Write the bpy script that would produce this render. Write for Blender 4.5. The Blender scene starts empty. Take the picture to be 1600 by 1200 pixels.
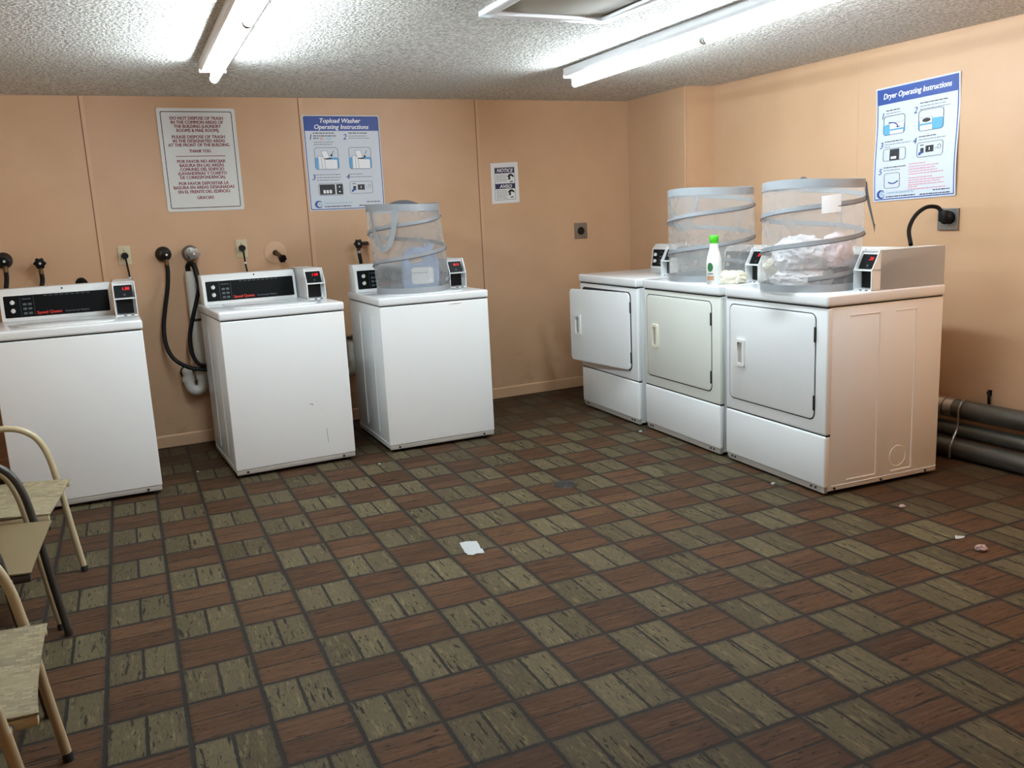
import bpy, bmesh, math, random
from mathutils import Vector, Matrix, noise
random.seed(7)
PI = math.pi
SC = bpy.context.scene
COL = SC.collection

# ------------------------------------------------------------------ camera, world, exposure
cam_d = bpy.data.cameras.new('camera')
cam_d.sensor_fit = 'HORIZONTAL'
cam_d.sensor_width = 36.0
cam_d.lens = 1344.76 / 1600 * 36.0
cam_d.clip_start = 0.02
cam = bpy.data.objects.new('camera', cam_d)
COL.objects.link(cam)
_R = Vector((0.91131, -0.40889, -0.04821))
_U = Vector((0.12093, 0.15388, 0.98066))
_F = Vector((0.39356, 0.89952, -0.18967))
cam.matrix_world = Matrix(((_R.x, _U.x, -_F.x, 0.20272), (_R.y, _U.y, -_F.y, -3.32915), (_R.z, _U.z, -_F.z, 1.32752), (0, 0, 0, 1)))
SC.camera = cam

world = bpy.data.worlds.new('world')
SC.world = world
world.use_nodes = True
world.node_tree.nodes['Background'].inputs[0].default_value = (0.02, 0.02, 0.02, 1)
world.node_tree.nodes['Background'].inputs[1].default_value = 0.0

SC.view_settings.view_transform = 'Standard'
SC.view_settings.look = 'None'
SC.view_settings.gamma = 1.0
SC.view_settings.exposure = 0.0
SC.view_settings.use_curve_mapping = False
TUBE_POWER = 122.0
ASSUMED_GLOBE_POWER = 118.0

# ------------------------------------------------------------------ materials
def lin(h):
    h = h.lstrip('#')
    out = []
    for k in (0, 2, 4):
        c = int(h[k:k + 2], 16) / 255
        out.append(c / 12.92 if c <= 0.04045 else ((c + 0.055) / 1.055) ** 2.4)
    return (*out, 1.0)

class NT:
    """small wrapper for building node trees"""
    def __init__(self, m):
        self.t = m.node_tree; self.n = self.t.nodes; self.l = self.t.links
        self.b = self.n['Principled BSDF']; self.o = self.n['Material Output']
    def put(self, sock, v):
        if v is None: return
        if hasattr(v, 'is_output'): self.l.new(v, sock)
        else: sock.default_value = v
    def math(self, op, a, b=None, c=None, clamp=False):
        n = self.n.new('ShaderNodeMath'); n.operation = op; n.use_clamp = clamp
        for k, v in enumerate((a, b, c)):
            if v is not None: self.put(n.inputs[k], v)
        return n.outputs[0]
    def mix(self, f, a, b, mode='MIX'):
        n = self.n.new('ShaderNodeMix'); n.data_type = 'RGBA'; n.blend_type = mode
        self.put(n.inputs[0], f); self.put(n.inputs[6], a); self.put(n.inputs[7], b)
        return n.outputs[2]
    def mixf(self, f, a, b):
        n = self.n.new('ShaderNodeMix'); n.data_type = 'FLOAT'
        self.put(n.inputs[0], f); self.put(n.inputs[2], a); self.put(n.inputs[3], b)
        return n.outputs[0]
    def smooth(self, x, lo, hi):
        n = self.n.new('ShaderNodeMapRange'); n.interpolation_type = 'SMOOTHSTEP'
        self.put(n.inputs[0], x); self.put(n.inputs[1], lo); self.put(n.inputs[2], hi)
        return n.outputs[0]
    def noise(self, vec, scale, detail=3, rough=0.55, out=0):
        n = self.n.new('ShaderNodeTexNoise')
        n.inputs['Scale'].default_value = scale; n.inputs['Detail'].default_value = detail
        n.inputs['Roughness'].default_value = rough
        if vec is not None: self.l.new(vec, n.inputs['Vector'])
        return n.outputs[out]
    def comb(self, x, y, z):
        n = self.n.new('ShaderNodeCombineXYZ')
        for k, v in enumerate((x, y, z)): self.put(n.inputs[k], v)
        return n.outputs[0]
    def pos(self):
        return self.n.new('ShaderNodeNewGeometry').outputs['Position']
    def obj(self):
        return self.n.new('ShaderNodeTexCoord').outputs['Object']
    def bump(self, h, strength, dist):
        n = self.n.new('ShaderNodeBump'); n.inputs['Strength'].default_value = strength
        n.inputs['Distance'].default_value = dist
        self.l.new(h, n.inputs['Height']); self.l.new(n.outputs[0], self.b.inputs['Normal'])

def mat(name, hexc, rough=0.5, metal=0.0, spec=0.5, var=0.0, vscale=8.0, bump=0.0, bscale=60.0, bdist=0.002, emit=None, estr=0.0, coat=0.0):
    m = bpy.data.materials.new(name); m.use_nodes = True
    t = NT(m); b = t.b; c = lin(hexc)
    b.inputs['Base Color'].default_value = c
    b.inputs['Roughness'].default_value = rough
    b.inputs['Metallic'].default_value = metal
    b.inputs['Specular IOR Level'].default_value = spec
    b.inputs['Coat Weight'].default_value = coat
    if var > 0:
        f = t.noise(t.obj(), vscale, 4)
        f = t.math('MULTIPLY', t.math('SUBTRACT', f, 0.5), 2.2)
        f = t.math('ADD', t.math('MULTIPLY', f, var), 1.0)
        cc = t.mix(1.0, c, t.comb(f, f, f), 'MULTIPLY')
        t.l.new(cc, b.inputs['Base Color'])
    if bump > 0:
        t.bump(t.noise(t.obj(), bscale, 4), bump, bdist)
    if emit:
        b.inputs['Emission Color'].default_value = lin(emit)
        b.inputs['Emission Strength'].default_value = estr
    return m

def floor_material():
    m = bpy.data.materials.new('brick_pattern_floor'); m.use_nodes = True
    t = NT(m)
    sx = t.n.new('ShaderNodeSeparateXYZ'); p = t.pos(); t.l.new(p, sx.inputs[0])
    TX, TY = 0.21, 0.21651
    u = t.math('DIVIDE', sx.outputs[0], TX); v = t.math('DIVIDE', sx.outputs[1], TY)
    i = t.math('FLOOR', u); j = t.math('FLOOR', v)
    fu = t.math('SUBTRACT', u, i); fv = t.math('SUBTRACT', v, j)
    par = t.math('FLOORED_MODULO', t.math('ADD', i, j), 2.0)          # 0 rust brick pair, 1 tan brick pair
    s = t.mixf(par, fv, fu); a = t.mixf(par, fu, fv)
    half = t.math('GREATER_THAN', s, 0.5)
    wn = t.n.new('ShaderNodeTexWhiteNoise'); wn.noise_dimensions = '3D'
    t.l.new(t.comb(i, j, half), wn.inputs['Vector'])
    rnd = wn.outputs['Value']
    wn2 = t.n.new('ShaderNodeTexWhiteNoise'); wn2.noise_dimensions = '3D'
    t.l.new(t.comb(j, i, t.math('ADD', half, 5.0)), wn2.inputs['Vector'])
    rnd2 = wn2.outputs['Value']
    edge = t.math('MULTIPLY', t.math('SUBTRACT', t.noise(p, 45, 4, 0.65), 0.5), 0.011)
    du = t.math('MINIMUM', fu, t.math('SUBTRACT', 1.0, fu)); dv = t.math('MINIMUM', fv, t.math('SUBTRACT', 1.0, fv))
    de = t.math('ADD', t.math('MULTIPLY', t.math('MINIMUM', du, dv), TX), edge)
    ds = t.math('ADD', t.math('MULTIPLY', t.math('ABSOLUTE', t.math('SUBTRACT', s, 0.5)), TX), edge)
    g1 = t.math('SUBTRACT', 1.0, t.smooth(de, 0.0042, 0.0085))
    g2w = t.mixf(par, 0.0020, 0.0036)
    g2 = t.math('SUBTRACT', 1.0, t.smooth(ds, g2w, t.math('ADD', g2w, 0.0025)))
    g = t.math('MAXIMUM', g1, g2)
    idv = t.math('MULTIPLY', rnd, 37.0)
    vec = t.comb(t.math('MULTIPLY', a, 2.4), t.math('MULTIPLY', s, 13.0), idv)
    st = t.noise(vec, 1.0, 6, 0.66)
    fine = t.noise(t.comb(t.math('MULTIPLY', a, 9.0), t.math('MULTIPLY', s, 60.0), idv), 1.0, 3)
    pit = t.noise(t.comb(t.math('MULTIPLY', a, 5.0), t.math('MULTIPLY', s, 14.0), t.math('ADD', idv, 9.0)), 1.5, 2)
    # tan bricks
    crack = t.noise(t.comb(t.math('MULTIPLY', a, 1.5), t.math('MULTIPLY', s, 11.0), t.math('ADD', idv, 2.0)), 1.15, 5, 0.6)
    tan = t.mix(rnd2, lin('#483f2d'), lin('#5b523c'))
    tan = t.mix(t.smooth(fine, 0.32, 0.68), t.mix(0.40, tan, lin('#2a241a')), tan)
    tan = t.mix(t.math('MULTIPLY', t.smooth(st, 0.53, 0.68), 0.40), tan, lin('#7f7455'))
    tan = t.mix(t.math('MULTIPLY', t.math('SUBTRACT', 1.0, t.smooth(crack, 0.35, 0.40)), 0.92), tan, lin('#17130e'))
    tan = t.mix(t.math('MULTIPLY', t.smooth(pit, 0.645, 0.68), 0.85), tan, lin('#17130e'))
    # rust bricks
    rst = t.noise(t.comb(t.math('MULTIPLY', a, 1.6), t.math('MULTIPLY', s, 24.0), t.math('ADD', idv, 4.0)), 1.0, 5, 0.6)
    rus = t.mix(rnd2, lin('#3f2b1c'), lin('#513926'))
    rus = t.mix(t.smooth(fine, 0.3, 0.7), t.mix(0.30, rus, lin('#281a11')), rus)
    rus = t.mix(t.math('MULTIPLY', t.smooth(rst, 0.52, 0.68), 0.45), rus, lin('#62472f'))
    rus = t.mix(t.math('MULTIPLY', t.math('SUBTRACT', 1.0, t.smooth(rst, 0.34, 0.46)), 0.45), rus, lin('#21150e'))
    rus = t.mix(t.math('MULTIPLY', t.math('SUBTRACT', 1.0, t.smooth(crack, 0.325, 0.375)), 0.85), rus, lin('#150d08'))
    rus = t.mix(t.math('MULTIPLY', t.smooth(pit, 0.66, 0.70), 0.8), rus, lin('#150d08'))
    col = t.mix(par, rus, tan)
    col = t.mix(t.math('MULTIPLY', t.math('SUBTRACT', 1.0, t.smooth(de, 0.006, 0.022)), 0.30), col, lin('#26221c'))
    col = t.mix(g, col, lin('#25211d'))
    # grime: worn film towards the rear and the right corner of the room, blotchy
    d1 = t.noise(p, 0.9, 4, 0.6)
    rear = t.smooth(sx.outputs[1], 1.2, 2.2)
    corner = t.math('MULTIPLY', t.smooth(sx.outputs[0], 2.95, 3.7), t.math('SUBTRACT', 1.0, t.smooth(sx.outputs[1], -0.1, 0.4)))
    corner = t.math('MULTIPLY', corner, t.smooth(sx.outputs[1], -1.5, -0.7))
    film = t.math('MULTIPLY', t.math('MAXIMUM', rear, corner), t.smooth(d1, 0.25, 0.62), clamp=True)
    col = t.mix(t.math('MULTIPLY', film, 0.55), col, lin('#3a2a1d'))
    k = t.math('ADD', t.math('MULTIPLY', d1, 0.5), 0.74)
    col = t.mix(1.0, col, t.comb(k, k, k), 'MULTIPLY')
    t.l.new(col, t.b.inputs['Base Color'])
    t.l.new(t.math('ADD', t.math('MULTIPLY', st, 0.25), 0.5), t.b.inputs['Roughness'])
    t.b.inputs['Specular IOR Level'].default_value = 0.10
    h = t.math('SUBTRACT', t.math('MULTIPLY', st, 0.35), g)
    t.bump(h, 0.5, 0.002)
    return m

def ceiling_material():
    m = bpy.data.materials.new('popcorn_ceiling'); m.use_nodes = True
    t = NT(m); p = t.pos()
    a = t.noise(p, 62, 4, 0.7); b = t.noise(p, 170, 2, 0.6)
    v = t.n.new('ShaderNodeTexVoronoi'); v.inputs['Scale'].default_value = 70; t.l.new(p, v.inputs['Vector'])
    h = t.math('ADD', t.math('MULTIPLY', t.math('SUBTRACT', 1.0, v.outputs['Distance']), 0.7), t.math('ADD', a, t.math('MULTIPLY', b, 0.4)))
    t.bump(h, 1.0, 0.012)
    col = t.mix(t.smooth(a, 0.35, 0.62), lin('#bbb7ae'), lin('#f6f3eb'))
    t.l.new(col, t.b.inputs['Base Color'])
    t.b.inputs['Roughness'].default_value = 0.95; t.b.inputs['Specular IOR Level'].default_value = 0.1
    return m

def wall_material():
    m = bpy.data.materials.new('peach_wall_paint'); m.use_nodes = True
    t = NT(m); p = t.pos()
    sx = t.n.new('ShaderNodeSeparateXYZ'); t.l.new(p, sx.inputs[0])
    n1 = t.noise(p, 1.6, 4); n2 = t.noise(p, 9.0, 3)
    col = t.mix(t.smooth(n1, 0.3, 0.7), lin('#c49f7c'), lin('#cca785'))
    scuff = t.math('MULTIPLY', t.math('SUBTRACT', 1.0, t.smooth(sx.outputs[2], 0.05, 0.55)), t.smooth(n2, 0.5, 0.75))
    col = t.mix(t.math('MULTIPLY', scuff, 0.35), col, lin('#8c6c50'))
    t.l.new(col, t.b.inputs['Base Color'])
    t.b.inputs['Roughness'].default_value = 0.42; t.b.inputs['Specular IOR Level'].default_value = 0.35
    t.bump(t.noise(p, 120, 3), 0.08, 0.002)
    return m

def net_material(name, hexc, cover):
    m = bpy.data.materials.new(name); m.use_nodes = True
    t = NT(m)
    tr = t.n.new('ShaderNodeBsdfTransparent'); df = t.n.new('ShaderNodeBsdfDiffuse'); tl = t.n.new('ShaderNodeBsdfTranslucent')
    df.inputs[0].default_value = lin(hexc); tl.inputs[0].default_value = lin(hexc)
    a = t.n.new('ShaderNodeMixShader'); a.inputs[0].default_value = 0.45
    t.l.new(df.outputs[0], a.inputs[1]); t.l.new(tl.outputs[0], a.inputs[2])
    b = t.n.new('ShaderNodeMixShader')
    f = t.math('ADD', t.math('MULTIPLY', t.noise(t.obj(), 7, 3), 0.16), cover - 0.08)
    t.l.new(f, b.inputs[0]); t.l.new(tr.outputs[0], b.inputs[1]); t.l.new(a.outputs[0], b.inputs[2])
    t.l.new(b.outputs[0], t.o.inputs[0])
    return m

def weave_material():
    m = bpy.data.materials.new('woven_beige_sling'); m.use_nodes = True
    t = NT(m)
    mp = t.n.new('ShaderNodeMapping'); mp.inputs['Scale'].default_value = (1, 1, 1)
    t.l.new(t.obj(), mp.inputs[0])
    br = t.n.new('ShaderNodeTexBrick'); t.l.new(mp.outputs[0], br.inputs['Vector'])
    br.inputs['Scale'].default_value = 34; br.inputs['Mortar Size'].default_value = 0.035
    br.inputs['Brick Width'].default_value = 0.75; br.inputs['Row Height'].default_value = 0.42; br.inputs['Bias'].default_value = -0.15
    br.inputs['Color1'].default_value = lin('#96896b'); br.inputs['Color2'].default_value = lin('#5f553f'); br.inputs['Mortar'].default_value = lin('#73684e')
    n = t.noise(t.obj(), 6, 4)
    c = t.mix(t.smooth(n, 0.4, 0.7), br.outputs[0], lin('#8d8163'))
    t.l.new(c, t.b.inputs['Base Color']); t.b.inputs['Roughness'].default_value = 0.75
    t.bump(br.outputs['Fac'], 0.3, 0.001)
    return m

M = dict(
    wall=wall_material(), floor=floor_material(), ceiling=ceiling_material(),
    trim=mat('peach_trim_paint', '#cda683', 0.45, var=0.06, vscale=5),
    seam=mat('dark_seam', '#8a6448', 0.8),
    enamel=mat('white_enamel', '#ebeeed', 0.22, spec=0.5, var=0.02, vscale=3),
    enamel_door=mat('cream_enamel', '#e3e7de', 0.24, spec=0.5, var=0.02, vscale=3),
    enamel_top=mat('white_enamel_top', '#e9ecec', 0.14, spec=0.55),
    steelgrey=mat('grey_kick_strip', '#a7a29a', 0.45, var=0.08),
    gap=mat('gap_shade_and_dark_parts', '#26282a', 0.8),  # shade inside gaps put into a near-black colour; also dark screws and slots
    black=mat('black_plastic', '#0a0a0b', 0.4, spec=0.2),
    panel=mat('black_panel_print', '#080a0b', 0.45, spec=0.12),
    panelgrey=mat('panel_outline_print', '#4d5558', 0.5),
    white_pl=mat('white_plastic', '#e4e4e0', 0.35),
    cream_pl=mat('cream_plastic', '#e6e4cf', 0.35),
    red_print=mat('red_print', '#d8342a', 0.5),
    led=mat('red_led', '#3a0404', 0.4, emit='#ff1220', estr=2.2),
    tube=mat('fluorescent_tube', '#f4f8fa', 0.3, emit='#e2f1fb', estr=TUBE_POWER),
    globe=mat('assumed_warm_globe_glass', '#fff1e0', 0.3, emit='#ffc898', estr=ASSUMED_GLOBE_POWER),  # glowing glass of the assumed, unseen lamp
    fixture=mat('white_fixture_enamel', '#f2f4f4', 0.4),
    chrome=mat('dull_chrome', '#b9b9b5', 0.3, metal=0.9, bump=0.1),
    steel=mat('stainless_plate', '#8d8984', 0.38, metal=0.8),
    iron=mat('dark_iron', '#35302b', 0.5, metal=0.6, var=0.25, vscale=30),
    brass=mat('tarnished_brass', '#6e5a3e', 0.45, metal=0.8, var=0.2, vscale=40),
    rubber=mat('black_rubber', '#080808', 0.55, spec=0.25),
    pvc=mat('white_pvc', '#cfcdc4', 0.4, var=0.08, vscale=12),
    beige_pl=mat('beige_wallplate', '#c9bd9b', 0.45),
    duct=mat('galvanised_dark_pipe', '#6b6c66', 0.38, metal=0.8, var=0.3, vscale=9, bump=0.15, bscale=20),
    foil=mat('foil_tape', '#c4bdb4', 0.28, metal=0.9, bump=0.5, bscale=60, bdist=0.004),
    sign_white=mat('white_sign_plastic', '#d6d8d4', 0.4),
    poster=mat('white_poster_vinyl', '#ccd4dc', 0.45),
    litter=mat('dimmed_white_paper', '#a9adad', 0.8),  # white paper, base darkened to offset the strong light on the floor
    paper=mat('white_paper', '#e2e4e4', 0.7),
    maroon=mat('maroon_print', '#7d2a33', 0.5),
    dark_maroon=mat('dark_border_print', '#3a1a20', 0.5),
    blue=mat('blue_print', '#21448f', 0.45),
    navy=mat('navy_print', '#151b45', 0.5),
    skyblue=mat('light_blue_print', '#5aa5d8', 0.5),
    paleblue=mat('pale_blue_print', '#8fb2c8', 0.5),
    printgrey=mat('small_grey_print', '#6d7480', 0.6),
    printred=mat('small_red_print', '#d58d97', 0.6),
    printblack=mat('black_print', '#15171a', 0.5),
    printwhite=mat('white_print', '#eef0f2', 0.5),
    net=net_material('grey_net', '#cfd0cf', 0.34),
    band=mat('silver_grey_band', '#8f9497', 0.42, spec=0.6, bump=0.35, bscale=45, bdist=0.004),
    band_dark=mat('dark_grey_webbing', '#55565a', 0.6),
    cloth=mat('white_cloth', '#e9e8ea', 0.85, bump=0.25, bscale=25, bdist=0.006),
    cloth_pink=mat('pinkish_cloth', '#e7d6d8', 0.85, bump=0.25, bscale=25, bdist=0.006),
    cloth_cream=mat('cream_cloth', '#ebe6d2', 0.85, bump=0.2, bscale=25, bdist=0.006),
    cloth_navy=mat('slate_blue_cloth', '#3d4a5b', 0.85, bump=0.25, bscale=25, bdist=0.006),
    bottle=mat('white_bottle_plastic', '#eeefea', 0.3),
    green=mat('green_cap_plastic', '#4bc02a', 0.35),
    leaf=mat('green_label_print', '#2e6b3c', 0.5),
    tanprint=mat('tan_label_print', '#b58a6a', 0.5),
    jug=mat('light_blue_jug_plastic', '#93a6c4', 0.35),
    chair_cream=mat('cream_tube_paint', '#b5a888', 0.4, var=0.06, vscale=10),
    chair_dark=mat('dark_grey_tube_paint', '#35322d', 0.4),
    weave=weave_material(),
    tan_vinyl=mat('tan_vinyl_seat', '#6d5e40', 0.55, var=0.05, vscale=10),
    beige_panel=mat('beige_hatch_panel', '#a39a86', 0.7),
    grate=mat('dark_drain_grate', '#1d1f1e', 0.45, metal=0.3, var=0.2, vscale=50),
    lint=mat('pink_grey_lint', '#a58d88', 0.95),
)

# ------------------------------------------------------------------ mesh builder
def rrect(x0, z0, x1, z1, r, n=5):
    pts = []
    for cx, cz, a0 in ((x1 - r, z0 + r, -PI / 2), (x1 - r, z1 - r, 0), (x0 + r, z1 - r, PI / 2), (x0 + r, z0 + r, PI)):
        for k in range(n + 1):
            a = a0 + PI / 2 * k / n
            pts.append((cx + r * math.cos(a), cz + r * math.sin(a)))
    return pts

class MB:
    def __init__(self): self.bm = bmesh.new()
    def add(self, other, mtx=None):
        me = bpy.data.meshes.new('tmp'); other.to_mesh(me)
        if mtx is not None: me.transform(mtx)
        self.bm.from_mesh(me); bpy.data.meshes.remove(me); other.free()
        return self
    def box(self, lo, hi, bev=0.0, seg=2, mtx=None):
        b = bmesh.new()
        lo = Vector(lo); hi = Vector(hi); c = (lo + hi) / 2; d = hi - lo
        bmesh.ops.create_cube(b, size=1.0, matrix=Matrix.Translation(c) @ Matrix.Diagonal((d.x, d.y, d.z, 1)))
        if bev > 0:
            bmesh.ops.bevel(b, geom=list(b.edges), offset=bev, segments=seg, profile=0.5, affect='EDGES')
        return self.add(b, mtx)
    def prism(self, poly, t0, t1, axis='y', bev=0.0, seg=2):
        """polygon in (x,z) pushed along y, or in (y,z) pushed along x, or in (x,y) pushed along z"""
        b = bmesh.new()
        f = {'y': lambda p, t: (p[0], t, p[1]), 'x': lambda p, t: (t, p[0], p[1]), 'z': lambda p, t: (p[0], p[1], t)}[axis]
        A = [b.verts.new(f(p, t0)) for p in poly]; B = [b.verts.new(f(p, t1)) for p in poly]
        n = len(poly)
        b.faces.new(A); b.faces.new(B[::-1])
        for k in range(n): b.faces.new((A[k], B[k], B[(k + 1) % n], A[(k + 1) % n]))
        bmesh.ops.recalc_face_normals(b, faces=b.faces)
        if bev > 0:
            es = [e for e in b.edges if e.calc_face_angle(0) > 0.6]
            bmesh.ops.bevel(b, geom=es, offset=bev, segments=seg, profile=0.5, affect='EDGES')
        return self.add(b)
    def frame(self, outer, inner, t0, t1):
        """ring between two polygons of the same count in (x,z), pushed along y"""
        b = bmesh.new(); n = len(outer)
        rows = [[b.verts.new((p[0], t, p[1])) for p in poly] for poly, t in ((outer, t0), (inner, t0), (inner, t1), (outer, t1))]
        for k in range(n):
            for q in range(4):
                a, c = rows[q], rows[(q + 1) % 4]
                b.faces.new((a[k], a[(k + 1) % n], c[(k + 1) % n], c[k]))
        bmesh.ops.recalc_face_normals(b, faces=b.faces)
        return self.add(b)
    def tube(self, pts, r, n=10, closed=False, flat=None):
        b = bmesh.new(); P = [Vector(p) for p in pts]; N = len(P)
        rs = r if isinstance(r, (list, tuple)) else [r] * N
        T = []
        for k in range(N):
            a = P[(k - 1) % N] if closed or k > 0 else P[k]; c = P[(k + 1) % N] if closed or k < N - 1 else P[k]
            T.append((c - a).normalized())
        up = Vector((0, 0, 1)) if abs(T[0].z) < 0.9 else Vector((1, 0, 0))
        X = (up - T[0] * up.dot(T[0])).normalized(); rings = []
        for k in range(N):
            X = (X - T[k] * X.dot(T[k])).normalized(); Y = T[k].cross(X)
            rings.append([b.verts.new(P[k] + (X * math.cos(2 * PI * q / n) + Y * math.sin(2 * PI * q / n)) * rs[k]) for q in range(n)])
        for k in range(N if closed else N - 1):
            A, B = rings[k], rings[(k + 1) % N]
            for q in range(n): b.faces.new((A[q], A[(q + 1) % n], B[(q + 1) % n], B[q]))
        if not closed:
            b.faces.new(rings[0][::-1]); b.faces.new(rings[-1])
        bmesh.ops.recalc_face_normals(b, faces=b.faces)
        return self.add(b)
    def cyl(self, p0, p1, r0, r1=None, n=20):
        r1 = r0 if r1 is None else r1
        return self.tube([p0, p1], [r0, r1], n)
    def lathe(self, prof, n=28, mtx=None):
        b = bmesh.new(); rings = []
        for r, z in prof:
            if r < 1e-6: rings.append([b.verts.new((0, 0, z))])
            else: rings.append([b.verts.new((r * math.cos(2 * PI * q / n), r * math.sin(2 * PI * q / n), z)) for q in range(n)])
        for A, B in zip(rings, rings[1:]):
            for q in range(n):
                p = (q + 1) % n
                if len(A) == 1 and len(B) == 1: continue
                if len(A) == 1: b.faces.new((A[0], B[p], B[q]))
                elif len(B) == 1: b.faces.new((A[q], A[p], B[0]))
                else: b.faces.new((A[q], A[p], B[p], B[q]))
        bmesh.ops.recalc_face_normals(b, faces=b.faces)
        return self.add(b, mtx)
    def grid(self, nu, nv, fn, thick=0.0):
        """surface fn(u,v)->point; with thick it becomes a closed slab"""
        b = bmesh.new()
        g = [[b.verts.new(fn(i / nu, j / nv)) for j in range(nv + 1)] for i in range(nu + 1)]
        for i in range(nu):
            for j in range(nv): b.faces.new((g[i][j], g[i + 1][j], g[i + 1][j + 1], g[i][j + 1]))
        if thick:
            bmesh.ops.recalc_face_normals(b, faces=b.faces)
            bmesh.ops.solidify(b, geom=list(b.faces), thickness=thick)
        return self.add(b)
    def text(self, s, x, z, size, align='CENTER', shear=0.0, bold=0.0, y=-0.001, sx=1.0):
        c = bpy.data.curves.new('t', 'FONT'); c.body = s; c.size = size; c.align_x = align; c.shear = shear
        c.resolution_u = 3
        o = bpy.data.objects.new('t', c); COL.objects.link(o)
        me = bpy.data.meshes.new_from_object(o)
        me.transform(Matrix(((sx, 0, 0, x), (0, 0, 0, y), (0, 1, 0, z), (0, 0, 0, 1))))
        self.bm.from_mesh(me)
        for k, (ox, oz) in enumerate(((-bold, 0), (bold, 0), (0, -bold * .6), (0, bold * .6)) if bold else ()):
            me.transform(Matrix.Translation((ox, -0.00002 * (k + 1), oz))); self.bm.from_mesh(me); me.transform(Matrix.Translation((-ox, 0.00002 * (k + 1), -oz)))
        bpy.data.meshes.remove(me)
        bpy.data.objects.remove(o); bpy.data.curves.remove(c)
        return self
    def bend(self, fn):
        for v in self.bm.verts: v.co = Vector(fn(v.co))
        return self
    def build(self, name, m, parent=None, smooth=35, sub=0):
        me = bpy.data.meshes.new(name)
        self.bm.to_mesh(me); self.bm.free()
        me.materials.append(m)
        if smooth:
            me.polygons.foreach_set('use_smooth', [True] * len(me.polygons))
            me.set_sharp_from_angle(angle=math.radians(smooth))
        o = bpy.data.objects.new(name, me); COL.objects.link(o)
        if parent is not None: o.parent = parent
        if sub:
            md = o.modifiers.new('s', 'SUBSURF'); md.levels = sub; md.render_levels = sub
        return o

def tag(o, label, cat, group=None, kind=None):
    o['label'] = label; o['category'] = cat
    if group: o['group'] = group
    if kind: o['kind'] = kind
    return o
def thing(name, label, cat, loc=(0, 0, 0), rz=0.0, group=None):
    o = bpy.data.objects.new(name, None); COL.objects.link(o)
    o.location = loc; o.rotation_euler = (0, 0, rz); o.empty_display_size = 0.1
    return tag(o, label, cat, group)
def struct(o):
    o['kind'] = 'structure'; return o
def copy_tree(o, parent=None):
    c = o.copy(); COL.objects.link(c)
    if parent is not None: c.parent = parent
    for ch in [k for k in COL.objects if k.parent == o]: copy_tree(ch, c)
    return c
def bez(ctrl, n=24):
    """Catmull-Rom through control points"""
    P = [Vector(p) for p in ctrl]; P = [2 * P[0] - P[1]] + P + [2 * P[-1] - P[-2]]; out = []
    segs = len(P) - 3
    for s in range(segs):
        a, b, c, d = P[s:s + 4]; m = max(2, n // segs)
        for k in range(m):
            t = k / m
            out.append(0.5 * ((2 * b) + (c - a) * t + (2 * a - 5 * b + 4 * c - d) * t * t + (3 * b - a - 3 * c + d) * t ** 3))
    out.append(P[-2]); return out

# ------------------------------------------------------------------ room shell
TH = math.atan(0.04)
WO = Vector((0.0, 2.41, 0.0)); WU = Vector((math.cos(TH), math.sin(TH), 0)); WN = Vector((math.sin(TH), -math.cos(TH), 0))
def W(u, z, off=0.0):            # point on the rear wall: u along it, off = distance into the room
    return WO + WU * u + WN * off + Vector((0, 0, z))
RA = Vector((4.075, 1.77, 0.0)); RU = Vector((0.0418, -0.99913, 0)); RN = Vector((-0.99913, -0.0418, 0))
RZ = math.atan2(RU.y, RU.x)
def RW(s, z, off=0.0):           # point on the right wall
    return RA + RU * s + RN * off + Vector((0, 0, z))
def zc(x, y): return 2.137 + 0.005 * x + 0.005 * (y - 2.4)

XL, YN = -0.98, -4.35
def slab(name, pts, m, depth):
    mb = MB(); b = bmesh.new()
    A = [b.verts.new(p) for p in pts]; B = [b.verts.new(Vector(p) + Vector(depth)) for p in pts]
    n = len(pts); b.faces.new(A); b.faces.new(B[::-1])
    for k in range(n): b.faces.new((A[k], A[(k + 1) % n], B[(k + 1) % n], B[k]))
    bmesh.ops.recalc_face_normals(b, faces=b.faces)
    mb.add(b); return struct(mb.build(name, m, smooth=0))
slab('floor', [(-1.1, -4.5, 0), (4.5, -4.5, 0), (4.5, 2.8, 0), (-1.1, 2.8, 0)], M['floor'], (0, 0, -0.1))
slab('ceiling', [(x, y, zc(x, y)) for x, y in ((-1.1, -4.5), (4.5, -4.5), (4.5, 2.8), (-1.1, 2.8))], M['ceiling'], (0, 0, 0.1))
HZ = 2.2
wl0 = W(-1.1, 0); wl1 = W(4.3, 0)
slab('wall_back', [wl0, wl1, wl1 + Vector((0, 0, HZ)), wl0 + Vector((0, 0, HZ))], M['wall'], -WN * 0.1)
a, b = RW(-0.9, 0), RW(6.2, 0)
slab('wall_right', [a, b, b + Vector((0, 0, HZ)), a + Vector((0, 0, HZ))], M['wall'], -RN * 0.1)
slab('wall_left', [(XL, -4.5, 0), (XL, 2.5, 0), (XL, 2.5, HZ), (XL, -4.5, HZ)], M['wall'], (-0.1, 0, 0))
slab('wall_front', [(-1.1, YN, 0), (4.5, YN, 0), (4.5, YN, HZ), (-1.1, YN, HZ)], M['wall'], (0, -0.1, 0))
# boxed-out column in the rear right corner
mb = MB()
c0 = Vector((3.858, 2.60, 0)); c1 = Vector((3.842, 1.80, 0)); c2 = Vector((4.10, 1.775, 0)); c3 = Vector((4.10, 2.60, 0))
mb.prism([c[:2] for c in (c0, c1, c2, c3)], 0, HZ, 'z')
struct(mb.build('wall_corner_column', M['wall'], smooth=0))
# baseboard along the rear wall
mb = MB()
mb.prism([(0, 0.003), (-0.012, 0.003), (-0.012, 0.072), (-0.008, 0.078), (0, 0.080)], -0.98, 3.84, 'x')
o = struct(mb.build('baseboard_back', M['trim'], smooth=0)); o.location = WO; o.rotation_euler = (0, 0, TH)
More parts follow.
